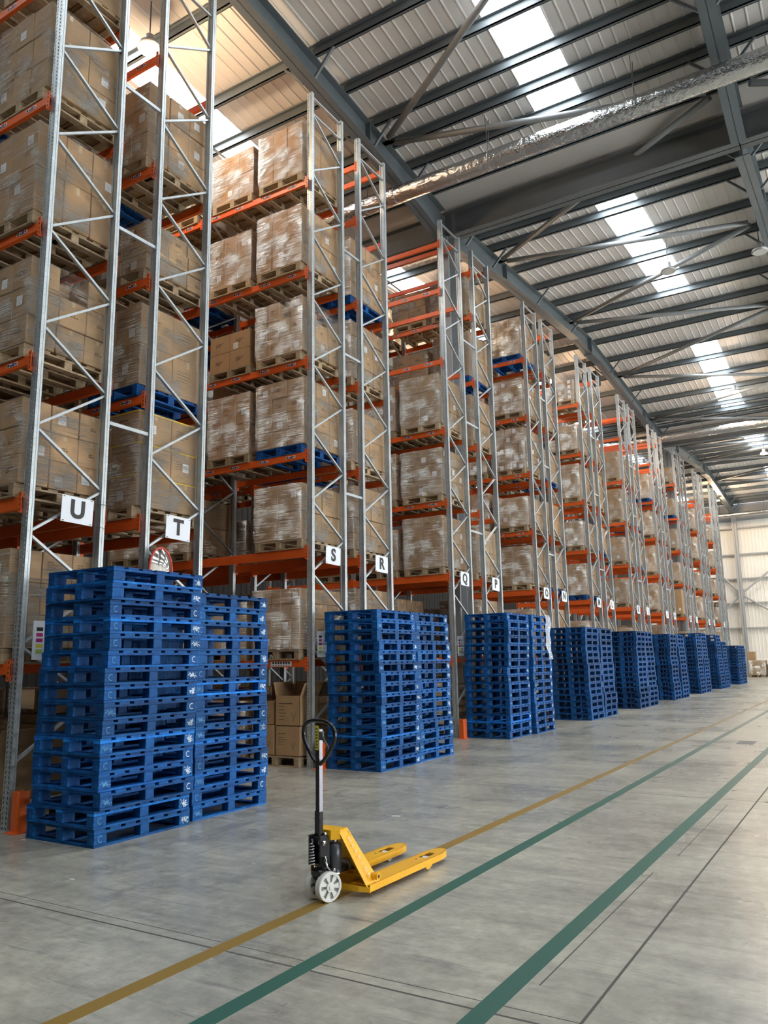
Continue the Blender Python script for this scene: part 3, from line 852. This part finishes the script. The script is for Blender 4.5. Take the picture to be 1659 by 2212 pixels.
def wrap_mesh(w_, d_, h_, v_):
    key = (round(w_, 2), round(d_, 2), round(h_, 1), v_)
    if key in WRAP: return WRAP[key]
    mb = MB(); rg = random.Random(hash(key) % 997)
    o = .012; hx, hy = w_/2+o, d_/2+o; H = h_
    ring = []
    n1 = 9
    for k in range(n1): ring.append((-hx+2*hx*k/n1, -hy, 0, -1))
    for k in range(n1): ring.append((hx, -hy+2*hy*k/n1, 1, 0))
    for k in range(n1): ring.append((hx-2*hx*k/n1, hy, 0, 1))
    for k in range(n1): ring.append((-hx, hy-2*hy*k/n1, -1, 0))
    zs = [.0+H*k/12 for k in range(13)]
    for z in zs:
        for (x, y, nx_, ny_) in ring:
            d = rg.uniform(-.004, .007)
            mb.v.append((x+nx_*d, y+ny_*d, z))
    m_ = len(ring)
    for i_ in range(12):
        for j in range(m_): mb.f.append((i_*m_+j, i_*m_+(j+1) % m_, (i_+1)*m_+(j+1) % m_, (i_+1)*m_+j)); mb.mi.append(0)
    # lip over the top edge
    k0 = len(mb.v)
    for (x, y, _, _) in ring: mb.v.append((x*.78+rg.uniform(-.03, .03), y*.78+rg.uniform(-.03, .03), H+rg.uniform(.004, .02)))
    for j in range(m_): mb.f.append((12*m_+j, 12*m_+(j+1) % m_, k0+(j+1) % m_, k0+j)); mb.mi.append(0)
    me = mb.mesh('stretch_wrap', wrapm); me.polygons.foreach_set('use_smooth', [True]*len(me.polygons))
    WRAP[key] = me; return me
def load(x, y, z, w_, d_, nx_, ny_, nz_, ch, style, wrapped, parts, label, group, seed, top_missing=0, strap=False, tone=None):
    rg = random.Random(seed); H = nz_*ch
    t = empty('carton_load', (x, y, z)); tag(t, label, 'carton load', group)
    cw, cdp = w_/nx_, d_/ny_
    base = tone or rg.uniform(.82, 1.12); warm = rg.uniform(-.04, .04)
    if parts:
        for k in range(nz_):
            jx = rg.uniform(-.012, .012)
            for i_ in range(nx_):
                for j in range(ny_):
                    if 0 < j < ny_-1 and 0 < i_ < nx_-1 and k < nz_-1: continue     # wholly inside the load
                    if k == nz_-1 and top_missing and rg.random() < top_missing: continue
                    c = base*rg.uniform(.95, 1.05)
                    o = put('carton', carton_mesh(cw, cdp, ch, style), t,
                            (-w_/2+cw*(i_+.5)+jx+rg.uniform(-.004, .004), -d_/2+cdp*(j+.5)+rg.uniform(-.008, .004), k*ch), 0, (c*(1+warm), c, c*(1-warm)))
                    if j == 0 and rg.random() < .28:
                        put('paper_label', LABM, o, (rg.uniform(-.3, .3)*(cw-.13), -cdp/2+.002, ch*rg.uniform(.25, .7)))
                    if i_ == nx_-1 and rg.random() < .25:
                        q = put('paper_label', LABM, o, (cw/2-.002, rg.uniform(-.3, .3)*(cdp-.13), ch*rg.uniform(.25, .7))); q.rotation_euler.z = math.pi/2
    else:
        mb = MB()
        for k in range(nz_):
            jx = rg.uniform(-.01, .01)
            for i_ in range(nx_):
                for j in range(ny_):
                    if 0 < j < ny_-1 and 0 < i_ < nx_-1 and k < nz_-1: continue
                    if k == nz_-1 and top_missing and rg.random() < top_missing: continue
                    add_carton(mb, -w_/2+cw*(i_+.5)+jx, -d_/2+cdp*(j+.5), k*ch, cw, cdp, ch, 0, rg)
                    if j == 0 and rg.random() < .3:
                        xx = -w_/2+cw*(i_+.5); mb.box(xx-.05, xx+.05, -d_/2+.0005, -d_/2+.004, k*ch+ch*.4, k*ch+ch*.4+.11, 4)
        o = put('carton_tiers', mb.mesh('carton_tiers', [kraft, print_m, tape_m, ytape_m, paper]), t, None, 0, (base*(1+warm), base, base*(1-warm)))
    if strap:
        mb = MB()
        for k in range(1, nz_+1):
            zz = k*ch-.012
            mb.box(-w_/2-.004, w_/2+.004, -d_/2-.006, -d_/2-.003, zz-.012, zz+.008); mb.box(w_/2+.003, w_/2+.006, -d_/2-.004, d_/2+.004, zz-.012, zz+.008)
        mb.build('yellow_tape', ytape_m, t)
    if wrapped: put('stretch_wrap', wrap_mesh(w_, d_, H, seed % 4), t)
    return t

SLOTX = [PX-PW/2-.06-.52, PX-PW/2-.06-.52-1.19]
# hand-set loads: (row, level index 0=floor.., slot) -> (nx, ny, nz, carton height, style, wrapped, pallet kind, extras)
HAND = {
 ('U', 1, 0): (2, 3, 3, .36, 1, 1, 'wood', {}), ('U', 2, 0): (3, 3, 3, .335, 3, 1, 'wood', {}), ('U', 3, 0): (3, 3, 3, .36, 3, 1, 'wood', {'tm': .2}),
 ('U', 4, 0): (4, 3, 2, .60, 0, 1, 'wood', {}), ('U', 5, 0): (3, 2, 3, .41, 0, 1, 'wood', {}), ('U', 6, 0): (2, 2, 2, .5, 1, 1, 'wood', {}),
 ('T', 1, 0): (3, 3, 2, .40, 3, 1, 'wood', {}), ('T', 2, 0): (2, 2, 3, .43, 1, 1, 'wood', {'strap': 1}), ('T', 3, 0): (2, 2, 2, .58, 1, 1, 'blue', {}),
 ('T', 4, 0): (2, 3, 3, .24, 3, 1, 'wood', {}), ('T', 5, 0): (3, 3, 3, .40, 0, 1, 'wood', {}), ('T', 6, 0): None, ('T', 6, 1): None,
 ('S', 1, 0): (5, 3, 4, .25, 0, 1, 'wood', {}), ('S', 2, 0): (2, 2, 2, .48, 1, 1, 'wood', {}), ('S', 3, 0): (3, 3, 4, .30, 3, 1, 'blue', {}),
 ('S', 4, 0): (4, 3, 3, .34, 3, 1, 'wood', {'tm': .45}), ('S', 5, 0): (3, 2, 2, .56, 0, 1, 'wood', {}), ('S', 6, 0): (3, 2, 2, .52, 0, 1, 'wood', {}),
 ('S', 2, 1): None, ('S', 3, 1): (3, 2, 2, .58, 2, 1, 'wood', {}), ('S', 4, 1): (2, 2, 2, .36, 3, 0, 'wood', {}), ('S', 5, 1): (3, 2, 2, .50, 2, 1, 'wood', {}), ('S', 6, 1): (3, 2, 2, .50, 2, 1, 'wood', {}),
 ('S', 2, 2): (2, 2, 2, .52, 3, 1, 'wood', {}),
 ('S', 0, 0): None, ('U', 0, 0): None,
 ('R', 2, 0): (2, 2, 4, .30, 3, 1, 'wood', {}), ('R', 1, 0): (2, 2, 2, .55, 1, 1, 'wood', {}), ('R', 3, 0): (2, 2, 2, .52, 1, 1, 'wood', {}), ('R', 4, 0): (3, 3, 4, .29, 3, 1, 'wood', {}),
 ('R', 5, 0): (2, 2, 4, .31, 3, 1, 'blue', {}), ('R', 6, 0): None, ('R', 6, 1): None,
 ('Q', 1, 0): None, ('Q', 2, 0): (2, 2, 2, .58, 1, 1, 'wood', {}), ('Q', 3, 0): (3, 3, 3, .36, 1, 1, 'wood', {}), ('Q', 4, 0): (2, 2, 3, .40, 0, 1, 'wood', {}),
 ('Q', 5, 0): None, ('Q', 6, 0): None, ('Q', 5, 1): None, ('Q', 6, 1): None,
 ('P', 6, 0): (2, 2, 2, .45, 0, 1, 'wood', {}), ('P', 5, 0): (2, 2, 2, .6, 0, 1, 'blue', {}),
 ('O', 2, 0): (2, 2, 2, .54, 1, 1, 'wood', {}), ('O', 3, 0): (2, 2, 2, .42, 0, 1, 'wood', {}), ('O', 4, 0): (5, 3, 5, .245, 3, 1, 'wood', {}), ('O', 5, 0): (3, 3, 3, .34, 3, 1, 'wood', {}), ('O', 6, 0): (3, 3, 3, .38, 3, 1, 'blue', {}),
}
ADJ = ['squat', 'tall', 'even', 'neat', 'well filled', 'tightly wrapped', 'large']
WL = ['on the floor', 'on the bottom level', 'on the second level', 'on the third level', 'on the fourth level', 'on the fifth level', 'on the top level']
for ri, (row, y0) in enumerate(ROWS):
    nslots = 2*NB.get(row, 1) if row in 'SR' else (4 if row in 'QPUT' and False else (3 if ri < 2 or row in 'QP' else (2 if row in 'ON' else 1)))
    if row in 'SR': nslots = 4
    for s_ in range(nslots):
        xs = SLOTX[s_ % 2]-BAY*(s_//2)
        for lv in range(7):
            z0 = 0 if lv == 0 else LEV[lv-1]
            key = (row, lv, s_)
            sd = ri*100+lv*10+s_
            rg = random.Random(sd*7+1)
            if key in HAND: spec = HAND[key]
            else:
                if rg.random() < (.10 if ri < 8 else .05) and lv > 0: spec = None
                else:
                    nz_ = rg.choice([2, 2, 3, 3, 4]); tot = rg.uniform(.80, 1.22)*(.78 if lv == 6 else 1)
                    spec = (rg.choice([2, 2, 3, 3, 4]), rg.choice([2, 3]), nz_, tot/nz_, rg.choice([0, 1, 3, 3]), 1 if rg.random() < .85 else 0,
                            'blue' if rg.random() < .16 else 'wood', {})
                if lv == 6 and ri >= 8 and rg.random() < .35: spec = None
            if spec is None: continue
            nx_, ny_, nz_, ch, st, wr, pk, ex = spec
            yc = y0+FD/2+.02+rg.uniform(-.02, .02)
            slot = ['end slot', 'second slot', 'third slot', 'fourth slot'][s_]
            sn = ['nearest the aisle end', 'second from the aisle end', 'third from the aisle end', 'fourth from the aisle end'][s_]
            full = ri < 7 and s_ < 2
            tn = rg.uniform(.75, 1.1)
            pallet((xs+rg.uniform(-.015, .015), yc, z0+.002), math.radians(rg.uniform(-.8, .8)), pk, 'shelf' if full and s_ == 0 else None,
                   '%s pallet %s of row %s, %s' % ('blue' if pk == 'blue' else 'wooden', WL[lv], row, sn), 'pallets on the racks', (tn, tn, tn) if pk == 'wood' else (.8, .8, .8))
            kindw = ('wrapped' if wr else 'unwrapped')
            load(xs, yc, z0+.168, rg.uniform(1.0, 1.07), rg.uniform(1.14, 1.2), nx_, ny_, nz_, ch, st, wr, full,
                 '%s brown cartons %s of row %s, %s' % (kindw, WL[lv], row, sn), 'carton loads on the racks', sd, ex.get('tm', 0), ex.get('strap', False))

# floor boxes under the first level of row S: two sealed, one open with flaps up, on a wooden pallet
pallet((-8.45, 10.87, 0.0), 0, 'wood', 'shelf', 'bare edged wooden pallet on the floor under row S', 'pallets on the racks', (.9, .9, .9))
def carton_thing(x, y, z, w_, d_, h_, style, label, group, c=1.0, open_=False, rz=0):
    t = empty('cardboard_box', (x, y, z), rz); tag(t, label, 'box', group)
    if not open_:
        put('carton_body', carton_mesh(w_, d_, h_, style), t, col=(c, c, c)); return t
    mb = MB(); tt = .006
    mb.box(-w_/2, w_/2, -d_/2, -d_/2+tt, 0, h_); mb.box(-w_/2, w_/2, d_/2-tt, d_/2, 0, h_)
    mb.box(-w_/2, -w_/2+tt, -d_/2, d_/2, 0, h_); mb.box(w_/2-tt, w_/2, -d_/2, d_/2, 0, h_); mb.box(-w_/2, w_/2, -d_/2, d_/2, 0, tt)
    rg = random.Random(4); e = .001
    for k in range(5): mb.box(-w_*.36, -w_*.36+rg.uniform(.1, .2), -d_/2-e, -d_/2, h_*.62-k*.05, h_*.62-k*.05+.009, 1)
    mb.box(-w_*.36, w_*.2, -d_/2-e, -d_/2, h_*.72, h_*.72+.016, 1)
    gx, gz = w_*.25, h_*.45
    mb.tube([(gx+math.cos(math.radians(a))*.045, -d_/2-e, gz+math.sin(math.radians(a))*.06) for a in range(180, 361, 20)], .003, 4, 1)
    mb.box(gx-.003, gx+.003, -d_/2-e, -d_/2, gz-.14, gz-.06, 1)
    o = mb.build('carton_body', [kraft, print_m], t); o.color = (c, c, c, 1)
    for (a, b_, ang, ax) in (((-w_/2, -d_/2), (-w_/2, d_/2), 12, 'l'), ((w_/2, -d_/2), (w_/2, d_/2), 25, 'r'), ((-w_/2, d_/2), (w_/2, d_/2), 10, 'b')):
        mb = MB(); L_ = .22; s1 = math.sin(math.radians(ang))*L_; c1 = math.cos(math.radians(ang))*L_
        off = {'l': (-s1, 0), 'r': (s1, 0), 'b': (0, s1)}[ax]
        A = Vector((a[0], a[1], h_)); B = Vector((b_[0], b_[1], h_)); O_ = Vector((off[0], off[1], c1))
        n_ = (B-A).cross(O_).normalized()*.005
        k0 = len(mb.v)
        for p in (A, B, B+O_, A+O_): mb.v.append(tuple(p)); 
        for p in (A, B, B+O_, A+O_): mb.v.append(tuple(p+n_))
        for q in ((0, 1, 2, 3), (7, 6, 5, 4), (0, 4, 5, 1), (1, 5, 6, 2), (2, 6, 7, 3), (3, 7, 4, 0)): mb.f.append(tuple(k0+i_ for i_ in q)); mb.mi.append(0)
        o = mb.build('flap', kraft, t); o.color = (c, c, c, 1)
    return t
G = 'boxes on the floor pallet under row S'
carton_thing(-8.20, 10.55, .168, .5, .5, .47, 2, 'sealed brown printed box, lower right of the floor pallet under row S', G)
carton_thing(-8.20, 10.55, .64, .5, .5, .47, 2, 'open brown printed box with raised flaps under row S', G, open_=True)
carton_thing(-8.72, 10.55, .168, .48, .5, .47, 2, 'sealed brown box beside the lower printed box under row S', G)
carton_thing(-8.74, 10.57, .64, .46, .48, .38, 2, 'shorter brown box left of the open box under row S', G)
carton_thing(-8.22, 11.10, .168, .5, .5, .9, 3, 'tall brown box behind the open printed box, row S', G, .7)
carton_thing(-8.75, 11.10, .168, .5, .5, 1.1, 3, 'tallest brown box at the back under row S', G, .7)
pallet((-8.45, 5.75, 0.0), 0, 'wood', None, 'wooden pallet on the floor under row U', 'pallets on the racks', (.9, .9, .9))
G = 'boxes on the floor pallet under row U'
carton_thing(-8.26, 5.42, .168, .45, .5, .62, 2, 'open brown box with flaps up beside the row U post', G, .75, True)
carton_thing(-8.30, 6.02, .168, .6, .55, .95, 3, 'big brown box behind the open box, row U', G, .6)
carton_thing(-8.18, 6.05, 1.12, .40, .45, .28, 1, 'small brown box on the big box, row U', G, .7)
# loads by the far wall
for n_, (x, h_, lb) in enumerate(((-7.28, 4, 'film topped carton load standing by the far white wall'), (-5.85, 4, 'second carton load by the far wall, right of the first'))):
    pallet((x, 62.8, 0), 0, 'wood', None, ['wooden pallet under the film topped load by the far wall', 'wooden pallet under the second load by the far wall'][n_], 'pallets by the far wall', (.7, .7, .7))
    load(x, 62.8, .168, 1.1, 1.2, 3, 2, h_, .25, 0, True, False, lb, 'loads by the far wall', 9000+n_, tone=.8)
carton_thing(-7.75, 63.9, 0, .5, .6, 1.8, 0, 'tall narrow brown box behind the load by the far wall', None, 1.0)

# ------------------------------------------------------------------ convex mirror, loose film, scraps
t = empty('convex_mirror', (-7.60, 6.97, 2.80), math.radians(8)); tag(t, 'oval convex mirror with red rim behind the first pallet stack', 'mirror')
mb = MB(); n_ = 28; rings = [(0, .07)]
mb.v.append((.075, 0, 0)); K = 7
for r_ in range(1, K+1):
    a = r_/K
    for j in range(n_):
        th = 2*math.pi*j/n_; mb.v.append((.075*(1-a*a), .215*a*math.cos(th), .30*a*math.sin(th)))
for j in range(n_): mb.f.append((0, 1+j, 1+(j+1) % n_)); mb.mi.append(0)
for r_ in range(K-1):
    for j in range(n_): mb.f.append((1+r_*n_+j, 1+(r_+1)*n_+j, 1+(r_+1)*n_+(j+1) % n_, 1+r_*n_+(j+1) % n_)); mb.mi.append(0)
mb.build('mirror_face', mirrorm, t, True)
mb = MB(); mb.tube([(0, .22*math.cos(2*math.pi*j/n_), .305*math.sin(2*math.pi*j/n_)) for j in range(n_)], .014, 8, closed=True); mb.build('mirror_rim', redrim, t, True)
mb = MB(); mb.prism([(.2*math.cos(2*math.pi*j/16), .28*math.sin(2*math.pi*j/16)) for j in range(16)], -.03, -.005); mb.build('mirror_back', blackm, t)
mb = MB(); mb.tube([(-.03, 0, -.1), (-.12, -.1, -.15)], .015, 8); mb.build('mirror_arm', galv_dark, t)

mb = MB(); rg = random.Random(5); A = []
for i_ in range(13):
    z = 2.62-.085*i_
    for j in range(6):
        A.append((-6.47+.02*math.sin(i_*1.3+j)+.04*(i_/12), 17.62+j*.075*(1-.35*i_/12)+.05*math.sin(i_*.7), z+rg.uniform(-.01, .01)))
mb.v = A
for i_ in range(12):
    for j in range(5): mb.f.append((i_*6+j, i_*6+j+1, (i_+1)*6+j+1, (i_+1)*6+j)); mb.mi.append(0)
o = mb.build('plastic_film', filmm, None, True); tag(o, 'torn clear plastic film hanging off the right stack before sign Q', 'film')
mod = o.modifiers.new('thick', 'SOLIDIFY'); mod.thickness = .002
for n_, (x, y, s_, lb) in enumerate(((-4.63, 7.6, .06, 'pale sliver of paper on the floor right of the first stacks'), (-3.05, 8.6, .03, 'tiny white paper scrap beyond the pallet truck'),
        (-7.25, 5.0, .03, 'tiny white scrap on the floor by the row U guard'), (-6.75, 52.5, .22, 'white scrap on the floor near the far carton loads'),
        (-5.6, 4.3, .03, 'tiny pale scrap on the floor in front of the first stack'))):
    mb = MB(); mb.prism([(0, 0), (s_*1.6, s_*.2), (s_*1.4, s_*.8), (s_*.2, s_*.6)], .001, .004, 'z')
    tag(mb.build('paper_scrap', paper, loc=(x, y, 0)), lb, 'paper scrap', 'scraps on the floor')

# ------------------------------------------------------------------ pallet truck
J = empty('pallet_truck', (-3.505, 5.0, 0), math.radians(-1.2))
tag(J, 'yellow hand pallet truck with black handle standing in the aisle', 'pallet truck')
def fork(s_):
    xo = s_*.275; xi = s_*.115; x0, x1 = min(xo, xi), max(xo, xi)
    t = MB(); xc = (x0+x1)/2; hw = (x1-x0)/2
    zt, zb = .088, .040
    # outline with tapered rounded tip and a roller opening
    def outline():
        return [(x0, 0), (x1, 0), (x1, 1.05), (xc+hw*.72, 1.17), (xc+hw*.35, 1.215), (xc-hw*.35, 1.215), (xc-hw*.72, 1.17), (x0, 1.05)]
    O_ = outline()
    hole = [(xc-.042, .86), (xc+.042, .86), (xc+.042, .90), (xc+.030, 1.04), (xc-.030, 1.04), (xc-.042, .90)]
    # top plate made of strips round the opening
    def plate(poly): t.prism(poly, zt-.006, zt, 'z')
    plate([(x0, 0), (x1, 0), (x1, .86), (x0, .86)])
    plate([(x0, .86), (xc-.042, .86), (xc-.042, .90), (xc-.030, 1.04), (x0, 1.04)])
    plate([(xc+.042, .86), (x1, .86), (x1, 1.04), (xc+.030, 1.04), (xc+.042, .90)])
    plate([(x0, 1.04), (x1, 1.04), (x1, 1.05), (xc+hw*.72, 1.17), (xc+hw*.35, 1.215), (xc-hw*.35, 1.215), (xc-hw*.72, 1.17), (x0, 1.05)])
    # side skirts
    for a, b_ in zip(O_[1:], O_[2:]+O_[:1]):
        t.bar((a[0]*.998, a[1], (zt+zb)/2), (b_[0]*.998, b_[1], (zt+zb)/2), .006, zt-zb)
    o = t.build('fork', jackpaint, J)
    g = MB()
    for xx in (xc-.035, xc+.035):
        g.prism([(.80, .04), (.92, .04), (.90, .022), (.86, .008), (.83, .012)], xx-.004+s_*.03, xx+.004+s_*.03)
    g.build('axle_bracket', jackpaint, o)
    g = MB(); g.tube([(xc-.034, .95, .040), (xc+.034, .95, .040)], .038, 20); g.build('load_roller', nylon, o, False)
    g = MB(); g.tube([(xc-.05, .95, .040), (xc+.05, .95, .040)], .008, 8); g.build('roller_axle', chrome, o)
    g = MB(); g.tube([(xc-.012, .80, .0875), (xc-.012, .80, .0890)], .010, 8); g.build('bolt', blackm, o)
for s_ in (1, -1): fork(s_)
# frame: front lip, sloping side plates, bulkhead, cap
mb = MB()
mb.prism([(-.275, -.002), (-.20, -.03), (.20, -.03), (.275, -.002), (.275, .02), (-.275, .02)], .040, .076, 'z')
mb.build('rear_crosspiece', jackpaint, J)
for s_ in (1, -1):
    mb = MB()
    a0 = [(s_*.276, 0.0, .034), (s_*.268, .135, .086), (s_*.107, -.03, .462), (s_*.107, -.125, .44)]
    k0 = len(mb.v)
    mb.v += a0 + [(x-s_*.008, y, z) for x, y, z in a0]
    for q in ((0, 1, 2, 3), (7, 6, 5, 4), (0, 4, 5, 1), (1, 5, 6, 2), (2, 6, 7, 3), (3, 7, 4, 0)): mb.f.append(q); mb.mi.append(0)
    # folded inner flange giving the plate its thickness
    b0 = [(s_*.268, .135, .086), (s_*.107, -.03, .462), (s_*.07, -.03, .46), (s_*.20, .135, .086)]
    k0 = len(mb.v); mb.v += b0 + [(x, y-.008, z-.004) for x, y, z in b0]
    for q in ((0, 1, 2, 3), (7, 6, 5, 4), (0, 4, 5, 1), (1, 5, 6, 2), (2, 6, 7, 3), (3, 7, 4, 0)): mb.f.append(tuple(k0+i_ for i_ in q)); mb.mi.append(0)
    sp_ = mb.build('side_plate', jackpaint, J)
    mb = MB(); mb.tube([(s_*.225, .085, .13), (s_*.295, .085, .13)], .024, 18); mb.build('pivot_boss', jackpaint, J)
    mb = MB(); mb.tube([(s_*.294, .085, .13), (s_*.297, .085, .13)], .012, 14); mb.build('pivot_pin', blackm, J)
    if s_ == 1:
        for k, ch_ in enumerate('WARRIOR'):
            f_ = .16+.105*k; P = Vector((.107, -.08, .45)).lerp(Vector((.274, .06, .06)), f_)
            o = textmesh('lettering', ch_, .044, fadedm, .0004, 0, sp_)
            u = (Vector((.274, .06, .06))-Vector((.107, -.08, .45))).normalized()      # reading direction, down the slope
            e1 = Vector(a0[1])-Vector(a0[0]); nrm = e1.cross(Vector(a0[3])-Vector(a0[0])).normalized()
            if nrm.x < 0: nrm = -nrm
            u = (u-nrm*u.dot(nrm)).normalized(); v_ = nrm.cross(u)
            M4 = Matrix((u, v_, nrm)).transposed().to_4x4(); M4.translation = P+nrm*.010
            o.matrix_local = M4
mb = MB(); mb.v += [(-.26, .10, .05), (.26, .10, .05), (.115, -.04, .45), (-.115, -.04, .45), (-.26, .106, .05), (.26, .106, .05), (.115, -.034, .45), (-.115, -.034, .45)]
for q in ((0, 1, 2, 3), (7, 6, 5, 4), (0, 4, 5, 1), (1, 5, 6, 2), (2, 6, 7, 3), (3, 7, 4, 0)): mb.f.append(q); mb.mi.append(0)
bk = mb.build('bulkhead', jackpaint, J)
mb = MB(); mb.v += [(.01, .062, .145), (.09, .062, .145), (.085, .030, .235), (.01, .030, .235)]; mb.f.append((0, 1, 2, 3)); mb.mi.append(0)
for i_ in range(4): x, y, z = mb.v[i_]; mb.v[i_] = (x, y-.004, z-.002)
mb.build('rating_plate', lampcase, bk)
mb = MB(); mb.prism([(-.106, -.03), (.106, -.03), (.106, -.12), (.06, -.17), (-.06, -.17), (-.106, -.12)], .40, .465, 'z'); mb.build('top_cap', jackpaint, J)
# pump and steering assembly
PV = Vector((.005, -.19, 0))
mb = MB(); mb.tube([(.05, -.11, .17), (.05, -.11, .36), (.05, -.11, .375)], [.048, .048, .03], 20); mb.build('pump_cylinder', jackgrey, J, True)
mb = MB(); mb.tube([(.05, -.11, .16), (.05, -.11, .18)], .05, 20); mb.tube([(.05, -.11, .36), (.05, -.11, .41)], .02, 14); mb.build('pump_ram', chrome, J, True)
A15 = math.radians(-16)
S = empty('steering_head', (PV.x, PV.y, 0), A15); S.parent = J
def sub(mb, name, mat, smooth=False): return mb.build(name, mat, S, smooth)
mb = MB(); mb.cbox(-.05, .05, -.075, .20, .165, .215, .01); mb.tube([(0, 0, .12), (0, 0, .26)], .045, 18); mb.cbox(-.035, .035, -.045, .045, .22, .43, .012)
mb.tube([(-.045, -.04, .40), (.045, -.04, .40)], .035, 16); mb.box(-.05, -.03, -.09, -.02, .24, .44); mb.box(.03, .05, -.06, -.0, .30, .44)
sub(mb, 'steering_body', jackdark)
mb = MB()
pts = [(math.cos(q*.7)*.020-.01, math.sin(q*.7)*.020-.085, .235+q*.0022) for q in range(0, 72)]
mb.tube(pts, .0042, 6); sub(mb, 'pump_spring', chrome, True)
mb = MB(); mb.tube([(-.01, -.085, .22), (-.01, -.085, .42)], .012, 10); sub(mb, 'plunger_rod', jackdark, True)
mb = MB()
for (x, y, z, r_) in ((.055, -.03, .39, .016), (.056, .06, .20, .012), (.04, -.01, .445, .012), (-.04, -.01, .445, .010)): mb.tube([(x-.012, y, z), (x+.006, y, z)], r_, 12)
mb.tube([(.052, -.02, .30), (.056, -.01, .24), (.06, .02, .20)], .008, 8)
sub(mb, 'bolt_set', chrome, True)
mb = MB(); mb.bar((.02, .10, .185), (.02, .30, .14), .045, .032); sub(mb, 'push_rod_link', chrome)
mb = MB(); mb.tube([(-.085, 0, .10), (.085, 0, .10)], .012, 12); sub(mb, 'wheel_axle', chrome, True)
mb = MB(); mb.prism([(-.03, .10), (.03, .10), (.04, .19), (-.04, .19)], -.012, .012); sub(mb, 'axle_fork', jackdark)
def wheel(x):
    t = empty('steer_wheel', (x, 0, .10)); t.parent = S
    prof = [(-.026, .080), (-.026, .096), (-.020, .0995), (.020, .0995), (.026, .096), (.026, .080)]
    mb = MB(); n_ = 40
    for (px, pr) in prof+[(-.0255, .079)]:
        pass
    k0 = 0
    for j in range(n_):
        a = 2*math.pi*j/n_
        for (px, pr) in prof: mb.v.append((px, pr*math.cos(a), pr*math.sin(a)))
    m_ = len(prof)
    for j in range(n_):
        j2 = (j+1) % n_
        for q in range(m_):
            q2 = (q+1) % m_; mb.f.append((j*m_+q, j2*m_+q, j2*m_+q2, j*m_+q2)); mb.mi.append(0)
    mb.build('tyre', nylon, t, False)
    mb = MB(); mb.tube([(-.012, 0, 0), (.012, 0, 0)], .081, 32); mb.build('wheel_web', simple('web_shadow_grey', (.25, .25, .24), .6) if 'web_shadow_grey' not in MATS else MATS['web_shadow_grey'], t)
    mb = MB()
    for k in range(7):
        a0_, a1_ = 2*math.pi*(k/7)-.26, 2*math.pi*(k/7)+.26
        poly = [(.026*math.cos(a0_*.8+2*math.pi*k/7*.2), .026*math.sin(a0_*.8+2*math.pi*k/7*.2)), (.082*math.cos(a0_), .082*math.sin(a0_)), (.082*math.cos((a0_+a1_)/2), .082*math.sin((a0_+a1_)/2)), (.082*math.cos(a1_), .082*math.sin(a1_)), (.026*math.cos(a1_*.8+2*math.pi*k/7*.2), .026*math.sin(a1_*.8+2*math.pi*k/7*.2))]
        mb.prism(poly, -.020, .020)
    mb.build('spokes', nylon, t)
    mb = MB(); mb.tube([(-.030, 0, 0), (.030, 0, 0)], .032, 24); mb.tube([(.030, 0, 0), (.036, 0, 0)], [.020, .016], 20); mb.build('hub', nylon, t, False)
wheel(.062); wheel(-.062)
# tiller
mb = MB(); mb.tube([(0, -.03, .42), (0, -.025, 1.16)], .02, 4)
mb = MB(); mb.cbox(-.028, .028, -.055, -.015, .42, .60, .004); mb.cbox(-.022, .022, -.050, -.015, .60, 1.17, .004)
T_ = sub(mb, 'tiller', jackdark)
mb = MB(); mb.box(.0222, .0235, -.047, -.018, .45, 1.165); mb.build('tiller_face', handlegrey, T_)
mb = MB()
lp = [(0, .92), (.035, .935), (.10, 1.00), (.15, 1.07), (.168, 1.12), (.160, 1.17), (.125, 1.205), (.07, 1.222), (0, 1.226)]
full_ = lp + [(-x, z) for x, z in lp[-2:0:-1]]
# smooth closed loop
def cr(P, n=5):
    R_ = []; m_ = len(P)
    for i_ in range(m_):
        p0, p1, p2, p3 = P[i_-1], P[i_], P[(i_+1) % m_], P[(i_+2) % m_]
        for k in range(n):
            t_ = k/n
            R_.append(tuple(.5*((2*p1[c])+(-p0[c]+p2[c])*t_+(2*p0[c]-5*p1[c]+4*p2[c]-p3[c])*t_**2+(-p0[c]+3*p1[c]-3*p2[c]+p3[c])*t_**3) for c in (0, 1)))
    return R_
mb.tube([(x*1.13, -.035, z) for x, z in cr(full_)], .0145, 12, closed=True); mb.build('grip_loop', jackdark, T_, True)
mb = MB(); mb.box(-.018, .018, -.0525, -.0505, 1.02, 1.19)
for k in range(7): mb.box(-.012, .012, -.0532, -.0525, 1.03+k*.022, 1.044+k*.022, 1)
mb.build('warning_sticker', [stick_y, simple('olive_print', (.15, .14, .02), .6)], T_)
mb = MB(); mb.tube([(.03, -.03, 1.14), (.05, -.03, 1.10), (.10, -.03, 1.055), (.105, -.03, 1.03)], .006, 8); mb.tube([(.035, -.03, 1.15), (.035, -.03, 1.09)], .014, 8); mb.build('release_lever', jackgrey, T_, True)
